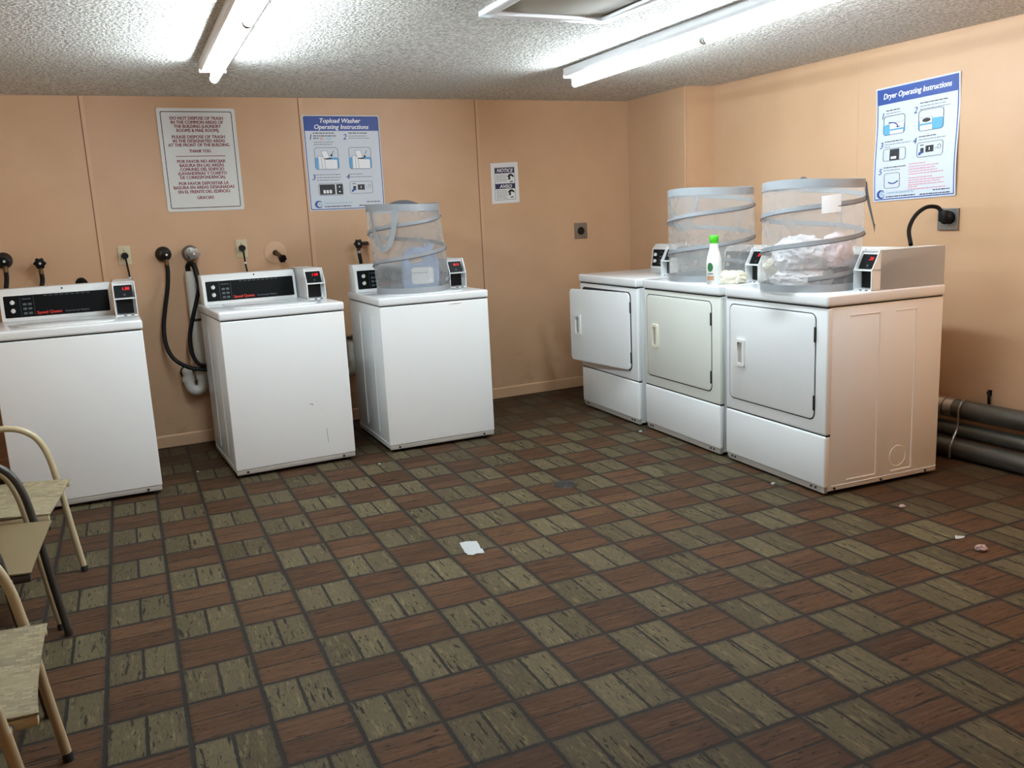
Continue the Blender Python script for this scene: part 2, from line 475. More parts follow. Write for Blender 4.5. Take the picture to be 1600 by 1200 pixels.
# vertical panel joints: a thin cover strip beside a dark joint line
def joint(name, u, wide):
    m1 = MB(); m1.box((u, -0.0025, 0.078), (u + wide, 0.001, 2.139 + 0.005 * u), 0.001)
    o = struct(m1.build(name, M['trim'], smooth=0)); o.location = WO; o.rotation_euler = (0, 0, TH)
    m2 = MB(); m2.box((u - 0.006, -0.0012, 0.078), (u, 0.001, 2.138 + 0.005 * u), 0)
    m2.build('joint_line', M['seam'], o, 0)
joint('trim_1', 0.078, 0.020); joint('trim_2', 1.343, 0.026); joint('trim_3', 2.582, 0.020)
m1 = MB(); m1.box((1.245, -0.0012, 0), (1.249, 0.001, 2.138), 0)
o = struct(m1.build('trim_4', M['trim'], smooth=0)); o.location = RA; o.rotation_euler = (0, 0, RZ)
m1 = MB(); m1.cyl((3.843, 1.799, 0), (3.843, 1.799, 2.14), 0.006, n=8)
struct(m1.build('trim_5', M['trim']))

# ------------------------------------------------------------------ ceiling lights and hatch
def strip_light(x, label):
    y0, y1 = -1.26, 1.19
    t = thing('strip_light', label, 'ceiling light', (x, (y0 + y1) / 2, zc(x, 0) - 0.046), 0, 'fluorescent strip lights')
    L = (y1 - y0) / 2
    m = MB()
    m.prism([(-0.052, 0), (0.052, 0), (0.062, 0.014), (0.062, 0.046), (-0.062, 0.046), (-0.062, 0.014)], -L, L, 'y', 0.002)
    m.build('housing', M['fixture'], t, 30)
    for q0, q1 in ((-L - 0.002, -L), (L, L + 0.002)):
        m = MB(); m.box((-0.062, q0, -0.006), (0.062, q1, 0.046)); m.build('end_plate', M['fixture'], t, 0)
    for s in (-1, 1):
        a, b = (-L + 0.012, -0.014) if s < 0 else (0.014, L - 0.012)
        m = MB(); m.cyl((0, a, -0.037), (0, b, -0.037), 0.019, n=20); m.build('fluorescent_tube', M['tube'], t)
        for q in (a, b):
            m = MB(); m.cyl((0, q - 0.006, -0.037), (0, q + 0.006, -0.037), 0.0196, n=20); m.build('tube_cap', M['chrome'], t)
    for q in (-L + 0.006, 0.0, L - 0.006):
        m = MB(); m.prism(rrect(-0.014, -0.052, 0.014, 0.002, 0.008), q - 0.006, q + 0.006, 'y'); m.build('lamp_holder', M['white_pl'], t)
    return t
strip_light(0.70, 'fluorescent strip light on the ceiling above the two left washers')
f2 = strip_light(2.652, 'fluorescent strip light on the ceiling nearer the dryers and the square hatch')
m = MB(); m.tube(bez([(0.052, 0.02, 0.006), (0.062, 0.02, -0.012), (0.066, 0.02, -0.034), (0.056, 0.02, -0.05), (0.05, 0.02, -0.04)], 12), 0.004, 8)
m.build('hook', M['steel'], f2)
t = thing('assumed_pendant_lamp', 'assumed round warm globe lamp, out of view, hanging from the ceiling nearer the camera than the dryers', 'assumed pendant lamp', (3.95, -2.12, zc(3.95, -2.12)))  # assumed lamp, unseen, added to cast warm light on the near dryer's side
m = MB(); m.lathe([(0, 0), (.055, 0), (.05, -.02), (.012, -.03), (0, -.03)], 20); m.build('ceiling_mount', M['fixture'], t)
m = MB(); m.cyl((0, 0, -.03), (0, 0, -.22), .008, n=8); m.cyl((0, 0, -.20), (0, 0, -.235), .03); m.build('stem', M['fixture'], t)
m = MB(); m.lathe([(0, -.09)] + [(.09 * math.sin(k * PI / 14), -.09 * math.cos(k * PI / 14)) for k in range(1, 14)] + [(0, .09)], 24, Matrix.Translation((0, 0, -.315))); m.build('globe', M['globe'], t)

t = thing('ceiling_hatch', 'square white-framed access hatch with beige panel in the ceiling', 'hatch', (1.60, 0.02, zc(1.9, 0)), 0.02)
m = MB(); w, d, b_ = 0.59, 0.62, 0.05
m.box((0, -b_, -0.022), (w, 0, 0), 0.004); m.box((0, -d, -0.022), (w, -d + b_, 0), 0.004)
m.box((0, -d, -0.022), (b_, 0, 0), 0.004); m.box((w - b_, -d, -0.022), (w, 0, 0), 0.004)
m.build('frame', M['fixture'], t)
m = MB(); m.box((b_ - 0.005, -d + b_, -0.004), (w - b_ + 0.005, -b_, 0.0)); m.build('gap', M['gap'], t, 0)  # dark backing sheet stands in for shade round the hatch panel
m = MB(); m.box((b_ + 0.004, -d + b_ + 0.012, -0.010), (w - b_ - 0.022, -b_ - 0.016, -0.003), 0.002); m.build('panel', M['beige_panel'], t)

# ------------------------------------------------------------------ coin box shared by washers and dryers
def coin_box(parent, x0, x1, yf, yb, z0, digits):
    """open-fronted coin meter: knee front, black display above, coin drawer below"""
    zk, zt, k = z0 + 0.092, z0 + 0.180, 0.046; th = 0.004
    side = [(yf, z0), (yf, zk), (yf + k, zt), (yb, zt), (yb, z0)]
    m = MB()
    m.prism(side, x0, x0 + th, 'x'); m.prism(side, x1 - th, x1, 'x')
    m.prism([(yf + k, zt), (yf + k, zt - th), (yb, zt - th), (yb, zt)], x0, x1, 'x')
    m.prism([(yf, zk - 0.003), (yf, zk + 0.003), (yf + 0.055, zk + 0.004), (yf + 0.055, zk - 0.003)], x0, x1, 'x')
    m.prism([(yf, z0), (yf, z0 + 0.005), (yf + 0.055, z0 + 0.005), (yf + 0.055, z0)], x0, x1, 'x')
    m.box((x0, yf + 0.052, z0), (x1, yb, zt - 0.002))
    o = m.build('coin_box', M['enamel'], parent, 0)
    # display plate leaning back between the side plates
    b0 = Vector((0, yf + 0.022, zk + 0.005)); b1 = Vector((0, yf + 0.058, zt - 0.006))
    m = MB(); m.prism([(b0.y, b0.z), (b1.y, b1.z), (b1.y + 0.006, b1.z), (b0.y + 0.006, b0.z)], x0 + 0.006, x1 - 0.014, 'x', 0.001)
    d = m.build('display', M['panel'], parent, 0)
    up = (b1 - b0); Ln = up.length; up.normalize(); nrm = Vector((0, -up.z, up.y))
    def face(mb):   # lay text written on the (x,z) plane onto the leaning plate
        return mb.bend(lambda c: Vector((c.x, 0, 0)) + b0 + up * c.z + nrm * 0.0012)
    m = MB(); m.text(digits, (x0 + x1) / 2 + 0.008, Ln * 0.50, 0.021, 'CENTER', 0.08, 0.0003, 0, 1.05)
    face(m).build('digits', M['led'], d, 0)
    m = MB()
    m.prism([((x0 + x1) / 2 + 0.006 * math.cos(a * PI / 6), Ln * 0.17 + 0.006 * math.sin(a * PI / 6)) for a in range(12)], 0, 0.0004, 'y')
    face(m).build('button', M['panelgrey'], d, 0)
    m = MB(); m.box((x0 + 0.010, yf + 0.040, z0 + 0.010), (x1 - 0.018, yf + 0.0535, zk - 0.006), 0.002); m.build('coin_drawer', M['black'], o, 0)
    m = MB()
    for q in (0.42, 0.74):
        xx = x0 + (x1 - x0) * q; m.box((xx - 0.008, yf - 0.0012, z0 + 0.0005), (xx + 0.008, yf + 0.004, z0 + 0.0045))
    m.build('slot', M['gap'], o, 0)
    return o

def console(parent, x0, x1, yf, z0, yb, zt=0.172, full=True):
    """sloping control console with a black fascia"""
    m = MB()
    prof = [(yf, z0), (yf, z0 + 0.012), (yf + 0.018, z0 + 0.142), (yf + 0.045, z0 + zt), (yb, z0 + zt), (yb, z0)]
    m.prism(prof, x0, x1, 'x', 0.004, 2)
    c = m.build('console', M['enamel'], parent, 30)
    p0 = Vector((0, yf + 0.0012, z0 + 0.020)); p1 = Vector((0, yf + 0.0172, z0 + 0.135)); up = (p1 - p0); Ln = up.length; up.normalize(); nrm = Vector((0, -up.z, up.y))
    def face(mb, off): return mb.bend(lambda q: Vector((q.x, 0, 0)) + p0 + up * q.z + nrm * (off - q.y))
    a, b = x0 + 0.018, x1 - 0.016
    m = MB(); m.prism(rrect(a, 0, b, Ln, 0.006), 0.0, 0.002, 'y'); pn = face(m, 0.001).build('control_panel', M['panel'], parent, 0)
    m = MB()
    for xx in (a + 0.076, a + 0.14): m.prism([(xx, 0.008), (xx + 0.0012, 0.008), (xx + 0.0012, Ln - 0.008), (xx, Ln - 0.008)], -0.0004, 0, 'y')
    for q in range(3):
        for r_ in range(2):
            m.prism(rrect(a + 0.088 + r_ * 0.024, 0.014 + q * 0.024, a + 0.106 + r_ * 0.024, 0.026 + q * 0.024, 0.003), -0.0004, 0, 'y')
    m.prism([(a + 0.086, Ln - 0.022), (a + 0.130, Ln - 0.022), (a + 0.130, Ln - 0.018), (a + 0.086, Ln - 0.018)], -0.0004, 0, 'y')
    for q in range(9):
        xx = a + 0.19 + q * 0.026
        if xx + 0.02 < b: m.prism([(xx, Ln - 0.010), (xx + 0.018, Ln - 0.010), (xx + 0.018, Ln - 0.007), (xx, Ln - 0.007)], -0.0004, 0, 'y')
    face(m, 0.0012).build('printed_lines', M['panelgrey'], pn, 0)
    for q, z in enumerate((0.080, 0.036)):
        m = MB(); e = p0 + up * z + Vector((a + 0.040, 0, 0))
        m.cyl(e + nrm * 0.001, e + nrm * 0.012, 0.0115, 0.010, 18)
        m.box((-0.0035, -0.004, -0.012), (0.0035, 0.004, 0.012), 0.002, 2, Matrix.Translation(e + nrm * 0.014) @ Matrix.Rotation(-0.14, 4, 'X') @ Matrix.Rotation(0.25, 4, 'Y'))
        m.build('knob', M['white_pl'], pn, 40)
    if full:
        m = MB(); m.text('Speed Queen', a + 0.150, 0.012, 0.022, 'LEFT', 0.0, 0.0005, 0, 1.0); face(m, 0.0022).build('lettering', M['red_print'], pn, 0)
        m = MB(); m.text('Commercial Washer', a + 0.285, 0.013, 0.014, 'LEFT', 0.1, 0.0, 0, 1.0); face(m, 0.0022).build('lettering', M['printgrey'], pn, 0)
    m = MB(); e = Vector(((x0 + x1) / 2 + 0.03, yf + 0.030, z0 + 0.158)); n2 = Vector((0, -0.74, 0.67))
    m.cyl(e - n2 * 0.001, e + n2 * 0.003, 0.0045, n=10); m.build('screw', M['gap'], c)
    return c

# ------------------------------------------------------------------ washers
def washer(label, loc, rz, digits):
    Wd, D = 0.670, 0.700
    t = thing('washing_machine', label, 'washing machine', loc, rz, 'top-loading washers along the rear wall')
    m = MB(); m.box((0.004, 0.006, 0.022), (Wd - 0.004, D, 0.862), 0.004)
    for x in (0.004, Wd - 0.004):                                   # pressed ribs on both sides
        for y in (0.20, 0.46): m.box((x - 0.003, y, 0.09), (x + 0.003, y + 0.012, 0.80), 0.0028, 1)
        m.box((x - 0.0025, 0.02, 0.052), (x + 0.0025, D - 0.01, 0.056), 0.0015, 1)
    m.build('cabinet', M['enamel'], t, 30)
    m = MB(); m.box((0, -0.004, 0.046), (Wd, 0.010, 0.860), 0.005, 3); m.build('front_panel', M['enamel'], t, 40)
    m = MB(); m.box((0.003, -0.002, 0.020), (Wd - 0.003, 0.010, 0.0455), 0.002); k = m.build('kick_strip', M['steelgrey'], t, 30)
    for x in (0.06, Wd - 0.07):
        m = MB(); m.cyl((x, -0.005, 0.032), (x, -0.001, 0.032), 0.007, n=10); m.build('screw', M['gap'], k)
    m = MB(); m.box((0.006, 0.004, 0.855), (Wd - 0.006, D - 0.006, 0.872)); m.build('gap', M['gap'], t, 0)  # dark filler painting the shade under the top deck
    m = MB(); m.box((-0.004, -0.008, 0.8665), (Wd + 0.004, D + 0.004, 0.912), 0.010, 4); m.build('top_deck', M['enamel_top'], t, 50)
    m = MB()
    poly = [(0.10, 0.50), (0.10, 0.20), (0.115, 0.14), (0.16, 0.085), (0.24, 0.06), (0.50, 0.06), (0.545, 0.085), (0.555, 0.14), (0.555, 0.50)]
    m.prism(poly, 0.9115, 0.9165, 'z', 0.002, 2); m.build('lid', M['enamel_top'], t, 30)
    console(t, 0.012, 0.553, 0.545, 0.9115, 0.69)
    coin_box(t, 0.560, 0.670, 0.325, 0.69, 0.9115, digits)
    for x in (0.05, Wd - 0.05):
        for y in (0.05, D - 0.05):
            m = MB(); m.cyl((x, y, 0), (x, y, 0.024), 0.02, 0.012, 12); m.build('foot', M['rubber'], t)
    return t
w1 = washer('white top-load washer at far left partly hidden behind the chairs', (-0.4249, 1.372, 0), 0.018, '1.50')
w2 = washer('white top-load washer in the middle, bare top, black hoses on its left', (0.6216, 1.4154, 0), 0.0646, '1.50')
w3 = washer('white top-load washer carrying the mesh hamper, nearest the room corner', (1.494, 1.452, 0), 0.010, '0:11')
m = MB()                                                            # scuff marks on the fronts
m.prism([(0.43, 0.362), (0.447, 0.36), (0.449, 0.352), (0.445, 0.352), (0.443, 0.357), (0.43, 0.359)], -0.0046, -0.0041, 'y')
m.prism([(0.512, 0.21), (0.514, 0.21), (0.518, 0.125), (0.516, 0.125)], -0.0046, -0.0041, 'y')
m.build('scuff_mark', M['printgrey'], w2, 0)
m = MB(); m.prism([(0.42, 0.846), (0.50, 0.849), (0.50, 0.846), (0.47, 0.842), (0.42, 0.844)], -0.0046, -0.0041, 'y'); m.build('scuff_mark', M['steelgrey'], w3, 0)

# ------------------------------------------------------------------ dryers
def dryer(label, loc, rz, digits, Wd, open_deg, door_m, handle_m):
    D = 0.690
    t = thing('tumble_dryer', label, 'tumble dryer', loc, rz, 'front-loading dryers along the right wall')
    m = MB(); m.box((0.004, 0.020, 0.020), (Wd - 0.004, D, 0.868), 0.003)
    for x in (0.004, Wd - 0.004):
        for y in (0.30, 0.52): m.box((x - 0.002, y, 0.06), (x + 0.002, y + 0.010, 0.83), 0.0018, 1)
        m.box((x - 0.002, 0.13, 0.055), (x + 0.002, 0.305, 0.065), 0.0018, 1); m.box((x - 0.002, 0.40, 0.055), (x + 0.002, 0.525, 0.065), 0.0018, 1)
        m.box((x - 0.002, 0.13, 0.822), (x + 0.002, 0.305, 0.828), 0.0018, 1); m.box((x - 0.002, 0.40, 0.822), (x + 0.002, 0.525, 0.828), 0.0018, 1)
        m.box((x - 0.002, 0.04, 0.040), (x + 0.002, D, 0.044), 0.0015, 1)
        m.tube([(x, 0.44 + 0.05 * math.cos(a * PI / 12), 0.13 + 0.05 * math.sin(a * PI / 12)) for a in range(24)], 0.002, 6, True)
    c = m.build('cabinet', M['enamel'], t, 30)
    for y in (0.06, 0.34, 0.62):
        m = MB(); m.cyl((Wd - 0.004, y, 0.030), (Wd + 0.001, y, 0.030), 0.006, n=10); m.build('screw', M['gap'], c)
    m = MB(); m.box((0, 0.0, 0.288), (Wd, 0.030, 0.866), 0.008, 3); fp = m.build('front_panel', M['enamel'] if door_m is not M['enamel_door'] else door_m, t, 40)
    m = MB(); m.box((0.003, 0.006, 0.280), (Wd - 0.003, 0.030, 0.292)); m.build('panel_gap', M['gap'], t, 0)  # dark filler painting the shade between the front panels
    m = MB(); m.box((0.006, 0.004, 0.862), (Wd - 0.006, D - 0.006, 0.878)); m.build('deck_gap', M['gap'], t, 0)  # dark filler painting the shade below the deck edge
    m = MB(); m.box((0, -0.002, 0.040), (Wd, 0.030, 0.283), 0.010, 3); m.build('lower_panel', M['enamel'], t, 40)
    m = MB(); m.prism([(0.012, 0.022), (0.030, 0.014), (Wd - 0.006, 0.014), (Wd - 0.004, 0.041), (0.006, 0.041)], 0.004, 0.022, 'y'); k = m.build('kick_strip', M['steelgrey'], t, 0)
    for x in (0.05, 0.075, Wd - 0.09, Wd - 0.06):
        m = MB(); m.cyl((x, 0.001, 0.030), (x, 0.005, 0.030), 0.006, n=10); m.build('screw', M['gap'], k)
    m = MB(); m.box((-0.004, -0.008, 0.8735), (Wd + 0.004, D + 0.004, 0.925), 0.010, 4); m.build('top_deck', M['enamel_top'], t, 50)
    # door: dark plate painting the shade of the seam, leaf, handle and two hinges
    dx0, dx1, dz0, dz1 = 0.040, Wd - 0.075, 0.352, 0.836
    m = MB(); m.prism(rrect(dx0 - 0.007, dz0 - 0.006, dx1 + 0.005, dz1 + 0.005, 0.034), -0.0008, 0.004, 'y'); m.build('door_seam', M['gap'], t, 0)
    dr = bpy.data.objects.new('door', None)
    m = MB(); m.prism(rrect(dx0 - dx1, dz0, 0, dz1, 0.03), -0.0075, 0.0075 if open_deg else 0.0, 'y', 0.003, 2)
    dr = m.build('door', door_m, t, 40); dr.location = (dx1, 0.0025 if not open_deg else -0.010, 0); dr.rotation_euler = (0, 0, math.radians(open_deg))
    hx = dx0 - dx1 + 0.060
    m = MB(); m.frame(rrect(hx, 0.526, hx + 0.066, 0.665, 0.006), rrect(hx + 0.012, 0.542, hx + 0.050, 0.650, 0.004), -0.017, -0.007)
    h = m.build('handle', handle_m, dr, 30)
    m = MB(); m.box((hx + 0.011, -0.0085, 0.540), (hx + 0.051, -0.0072, 0.652)); m.build('finger_recess', M['steelgrey'], dr, 0)
    for z in (0.430, 0.745):
        m = MB(); m.box((dx1 - 0.002, -0.0105, z - 0.035), (dx1 + 0.007, -0.002, z + 0.035), 0.003); m.build('hinge', M['iron'], t, 30)
    console(t, 0.012, Wd - 0.118, 0.560, 0.9245, 0.66, 0.172, False)
    coin_box(t, Wd - 0.112, Wd - 0.002, 0.245, 0.685, 0.9245, digits)
    for x in (0.05, Wd - 0.05):
        for y in (0.06, D - 0.05):
            m = MB(); m.cyl((x, y, 0), (x, y, 0.022), 0.02, 0.012, 12); m.build('foot', M['rubber'], t)
    return t
d1 = dryer('white front-load dryer with its door ajar, farthest back near the corner', (3.044, 1.917, 0), math.radians(-91.4), '.30', 0.755, 8.0, M['enamel'], M['white_pl'])
d2 = dryer('white dryer with cream-tinted door in the middle, green-capped bottle on top', (3.043, 1.110, 0), math.radians(-91.8), '.30', 0.766, 0.0, M['enamel_door'], M['cream_pl'])
d3 = dryer('white dryer closest to the camera with its plain peach-lit side showing', (3.023, 0.299, 0), math.radians(-91.8), '.30', 0.741, 0.0, M['enamel'], M['white_pl'])

# ------------------------------------------------------------------ pop-up mesh hampers
def hamper(label, loc, rz, R, H, lean, turns, phase, handles):
    t = thing('mesh_laundry_hamper', label, 'laundry hamper', loc, rz, 'pop-up mesh hampers')
    lx, ly = lean
    def pt(a, h, dr=0.0):
        r = R * (1 + 0.03 * math.sin(h * 9 + a * 2) * 0.5 + 0.012 * math.sin(3 * a + h * 14)) + dr
        return Vector((r * math.cos(a) + lx * h / H, r * math.sin(a) + ly * h / H, h + 0.006 * math.sin(2 * a + 1) * h / H))
    m = MB(); m.grid(64, 20, lambda u, v: pt(u * 2 * PI, 0.004 + v * (H - 0.012))); m.build('mesh_wall', M['net'], t, 60)
    m = MB(); m.grid(48, 6, lambda u, v: Vector((math.cos(u * 2 * PI), math.sin(u * 2 * PI), 0)) * (R * 0.985 * v) + Vector((0, 0, 0.004))); m.build('base_panel', M['net'], t, 60)
    def ring(z0, z1, dr):
        m = MB(); m.grid(64, 3, lambda u, v: pt(u * 2 * PI, z0 + (z1 - z0) * v, dr + 0.002 * math.sin(u * 40)), 0.003); return m
    ring(H - 0.040, H, 0.003).build('top_band', M['band'], t, 60)
    ring(0.0, 0.034, 0.003).build('bottom_band', M['band'], t, 60)
    n = int(64 * turns); z0, z1 = 0.06, H - 0.035
    m = MB(); m.grid(n, 3, lambda u, v: pt(phase + u * turns * 2 * PI, z0 + (z1 - z0) * u + (v - 0.5) * 0.021, 0.0035), 0.002)
    m.build('spiral_band', M['band'], t, 60)
    m = MB(); m.tube([pt(phase + k / n * turns * 2 * PI, z0 + (z1 - z0) * k / n - 0.010, 0.006) for k in range(n + 1)], 0.003, 6)
    m.build('spring_wire', M['band_dark'], t)
    a0 = -2.0 - rz
    m = MB(); m.grid(1, 12, lambda u, v: pt(PI * 0.05 + u * 0.02, 0.02 + v * (H - 0.05), 0.001), 0.0012); m.build('seam_tape', M['band'], t)
    for (a, b, dz, out, dark) in handles:       # strap loops hanging from the rim
        pts = []
        for k in range(25):
            s = k / 24; aa = a + (b - a) * s
            z = H - 0.02 + dz * math.sin(s * PI) ** 0.75
            pts.append((pt(aa, min(z, H), out * math.sin(s * PI) + 0.006), z))
        m = MB()
        def strap(u, v):
            k = min(24, int(round(u * 24))); p, z = pts[k]; q = pts[min(24, k + 1)][0] - pts[max(0, k - 1)][0]
            zz = pts[min(24, k + 1)][1] - pts[max(0, k - 1)][1]
            d = Vector((q.x, q.y, zz)).normalized(); rad = Vector((p.x, p.y, 0)).normalized()
            side = d.cross(rad).normalized()
            return Vector((p.x, p.y, z)) + side * (v - 0.5) * 0.032
        m.grid(24, 2, strap, 0.002)
        m.build('handle', M['band_dark'] if dark else M['band'], t, 60)
    return t
# directions round the hamper: facing the camera is about -2.3 rad
h1 = hamper('grey mesh hamper standing on the washer nearest the corner, strap loop in front', (1.80, 1.745, 0.9165), 0, 0.220, 0.52, (-0.035, 0.015), 2.25, -0.75, ((-2.9, -2.05, -0.235, 0.02, False), (0.75, 1.75, 0.035, -0.02, True)))
h2 = hamper('empty grey mesh hamper behind the green-capped bottle on the middle dryer', (3.275, 0.765, 0.925), 0, 0.236, 0.510, (0.005, 0.0), 2.3, -0.70, ((1.25, 2.3, -0.20, -0.02, False),))
h3 = hamper('grey mesh hamper stuffed with white laundry on the nearest dryer', (3.192, -0.115, 0.925), 0, 0.226, 0.505, (0.01, -0.01), 2.55, -2.35, ((-0.92, -0.60, -0.21, 0.04, True), (0.95, 1.12, 0.03, 0.0, True)))
m = MB()
def lab(u, v):
    a = -2.15 + u * 0.38; z = 0.352 + v * 0.078
    return Vector((0.2345 * math.cos(a) + 0.006, 0.2345 * math.sin(a) - 0.006, z + u * 0.006))
m.grid(8, 4, lab, 0.001); m.build('care_label', M['paper'], h3)

def crumple(name, m_, loc, rad, seed, label, cat, amp=0.22, group=None, rz=0.0):
    b = bmesh.new(); bmesh.ops.create_icosphere(b, subdivisions=5, radius=1.0)
    off = Vector((seed * 3.1, seed * 1.7, seed * 0.9))
    for v in b.verts:
        p = v.co.copy()
        n1 = noise.noise(p * 1.6 + off); n2 = 1 - abs(noise.noise(p * 3.4 + off * 2)) * 2; n3 = 1 - abs(noise.noise(p * 9.0 + off)) * 2
        v.co = p * (1 + amp * (0.8 * n1 + 0.45 * (n2 - 0.5) + 0.34 * (n3 - 0.5)))
        v.co.x *= rad[0]; v.co.y *= rad[1]; v.co.z *= rad[2]
        if v.co.z < -rad[2] * 0.72: v.co.z = -rad[2] * 0.72
    mb = MB(); mb.add(b); o = mb.build(name, m_, None, 80)
    o.location = (loc[0], loc[1], loc[2] + rad[2] * 0.72); o.rotation_euler = (0, 0, rz)
    return tag(o, label, cat, group)
zd = 0.930
crumple('white_garment', M['cloth'], (3.175, -0.10, zd + 0.002), (0.155, 0.150, 0.058), 2.2, 'crumpled white garment on the floor of the stuffed hamper', 'laundry', 0.20, 'garments in the stuffed hamper')
crumple('white_garment', M['cloth'], (3.165, -0.095, zd + 0.088), (0.135, 0.140, 0.094), 5.4, 'large bunched white garment on the laundry heap in the nearest hamper', 'laundry', 0.26, 'garments in the stuffed hamper')
crumple('pale_pink_garment', M['cloth_pink'], (3.255, -0.215, zd + 0.098), (0.085, 0.075, 0.090), 7.3, 'pale pink garment at the right of the laundry heap in the nearest hamper', 'laundry', 0.24, 'garments in the stuffed hamper')
crumple('slate_blue_garment', M['cloth_navy'], (3.30, -0.210, zd + 0.002), (0.065, 0.060, 0.055), 3.3, 'slate blue garment low at the right inside the nearest hamper', 'laundry', 0.22, 'garments in the stuffed hamper')
crumple('cream_garment', M['cloth_cream'], (3.115, 0.035, zd + 0.066), (0.060, 0.055, 0.045), 9.1, 'small cream garment at the left edge of the stuffed hamper', 'laundry', 0.22, 'garments in the stuffed hamper')
crumple('white_cloth', M['cloth_cream'], (3.135, 0.415, 0.925), (0.095, 0.048, 0.040), 4.6, 'crumpled white cloth lying beside the green-capped bottle', 'cloth', 0.30, None, -0.4)

# light blue jug inside the washer hamper
t = thing('detergent_jug', 'light blue plastic detergent jug inside the hamper on the washer', 'jug', (1.865, 1.775, 0.922), -0.35)
c = bpy.data.curves.new('jug', 'CURVE'); c.dimensions = '2D'; c.fill_mode = 'BOTH'; c.extrude = 0.038; c.bevel_depth = 0.010; c.bevel_resolution = 3
for loop in ([(-0.10, 0.018), (0.09, 0.018), (0.10, 0.06), (0.10, 0.15), (0.085, 0.215), (0.03, 0.245), (-0.05, 0.25), (-0.085, 0.235), (-0.105, 0.19), (-0.108, 0.06)],
             [(-0.080, 0.148), (-0.03, 0.146), (0.030, 0.165), (0.026, 0.205), (-0.03, 0.222), (-0.078, 0.205)]):
    s = c.splines.new('POLY'); s.points.add(len(loop) - 1); s.use_cyclic_u = True
    for p, q in zip(s.points, loop): p.co = (q[0], q[1], 0, 1)
o = bpy.data.objects.new('t', c); COL.objects.link(o); me = bpy.data.meshes.new_from_object(o); bpy.data.objects.remove(o)
me.transform(Matrix.Rotation(PI / 2, 4, 'X'))
m = MB(); m.bm.from_mesh(me); m.build('body', M['jug'], t, 50)
m = MB(); m.cyl((0.055, 0, 0.24), (0.055, 0, 0.275), 0.026, 0.024); m.build('cap', M['jug'], t)
m = MB(); m.prism(rrect(-0.06, 0.035, 0.075, 0.135, 0.02), -0.0525, -0.0505, 'y'); lb = m.build('label', M['paper'], t)
m = MB()
for k in range(6): m.box((-0.045 + k * 0.017, -0.0532, 0.100), (-0.033 + k * 0.017, -0.0524, 0.104))
m.build('label_print', M['printgrey'], lb, 0)

# bottle with green cap
t = thing('detergent_bottle', 'white bottle with green cap at the front corner of the middle dryer', 'bottle', (3.060, 0.446, 0.925), 0)
m = MB(); m.lathe([(0, 0), (0.036, 0), (0.040, 0.006), (0.040, 0.115), (0.0385, 0.132), (0.032, 0.160), (0.025, 0.185), (0.0215, 0.205), (0.0205, 0.222), (0.018, 0.226), (0, 0.226)], 32); m.build('body', M['bottle'], t, 50)
m = MB(); m.lathe([(0, 0.217), (0.0215, 0.217), (0.0245, 0.236), (0.0250, 0.256), (0.023, 0.259), (0, 0.259)], 28); m.build('cap', M['green'], t, 40)
def wrap(poly, a0, r): return [(a0 + x / r, z) for x, z in poly]
def curved(name, mtl, x0, x1, z0, z1, a0, par, oval=False):
    m = MB()
    def f(u, v):
        xx = x0 + (x1 - x0) * u
        hh = 1.0
        if oval: hh = math.sqrt(max(0.0, 1 - (2 * u - 1) ** 2)) * 0.97 + 0.03
        zz = (z0 + z1) / 2 + (v - 0.5) * (z1 - z0) * hh
        return Vector((0.0406 * math.cos(a0 + xx / 0.04), 0.0406 * math.sin(a0 + xx / 0.04), zz))
    m.grid(14, 4, f, 0.0004); return m.build(name, mtl, par, 60)
curved('label_leaf', M['leaf'], -0.018, 0.016, 0.070, 0.118, -2.75, t, True)
curved('label_band', M['tanprint'], -0.022, 0.020, 0.026, 0.048, -2.75, t)
curved('label_text', M['printgrey'], -0.018, 0.016, 0.056, 0.062, -2.75, t)

# ------------------------------------------------------------------ wall signs
def at_wall(o, u, z): o.location = W(u, z); o.rotation_euler = (0, 0, TH); return o
def bars(mb, rows, y, seed):
    """illegible small print: rows of short word-like dashes (x0, x1, z, h)"""
    rr = random.Random(seed)
    for x0, x1, z, h in rows:
        x = x0
        while x < x1 - 0.004:
            w = min(rr.uniform(0.008, 0.026), x1 - x)
            mb.prism([(x, z), (x + w, z), (x + w, z + h), (x, z + h)], y - 0.0004, y, 'y'); x += w + 0.0035
    return mb

# trash notice: origin at its centre
t = at_wall(thing('trash_sign', 'white plastic trash notice with maroon English and Spanish text', 'sign'), 0.7125, 1.767)
m = MB(); m.prism(rrect(-0.228, -0.307, 0.228, 0.307, 0.014), -0.005, -0.0005, 'y', 0.001); m.build('plaque', M['sign_white'], t, 0)
m = MB(); m.frame(rrect(-0.208, -0.288, 0.208, 0.288, 0.010), rrect(-0.2035, -0.2835, 0.2035, 0.2835, 0.008), -0.0056, -0.005); m.build('border', M['dark_maroon'], t, 0)
m = MB()
rows = [('DO NOT DISPOSE OF TRASH', .243), ('IN THE COMMON AREAS OF', .219), ('THE BUILDING (LAUNDRY', .195), ('ROOMS & MAIL ROOM).', .171),
        ('PLEASE DISPOSE OF TRASH', .133), ('IN THE DESIGNATED AREAS', .109), ('AT THE FRONT OF THE BUILDING.', .085), ('THANK YOU.', .049),
        ('POR FAVOR NO ARROJAR', -.012), ('BASURA EN LAS AREAS', -.036), ('COMUNES DEL EDIFICIO', -.060), ('(LAVANDERIAS Y CUARTO', -.084), ('DE CORRESPONDENCIA).', -.108),
        ('POR FAVOR DEPOSITAR LA', -.144), ('BASURA EN AREAS DESIGNADAS', -.168), ('EN EL FRENTE DEL EDIFICIO.', -.194), ('GRACIAS', -.230)]
wid = [.31, .305, .275, .25, .31, .305, .362, .13, .285, .262, .26, .285, .27, .295, .36, .31, .10]
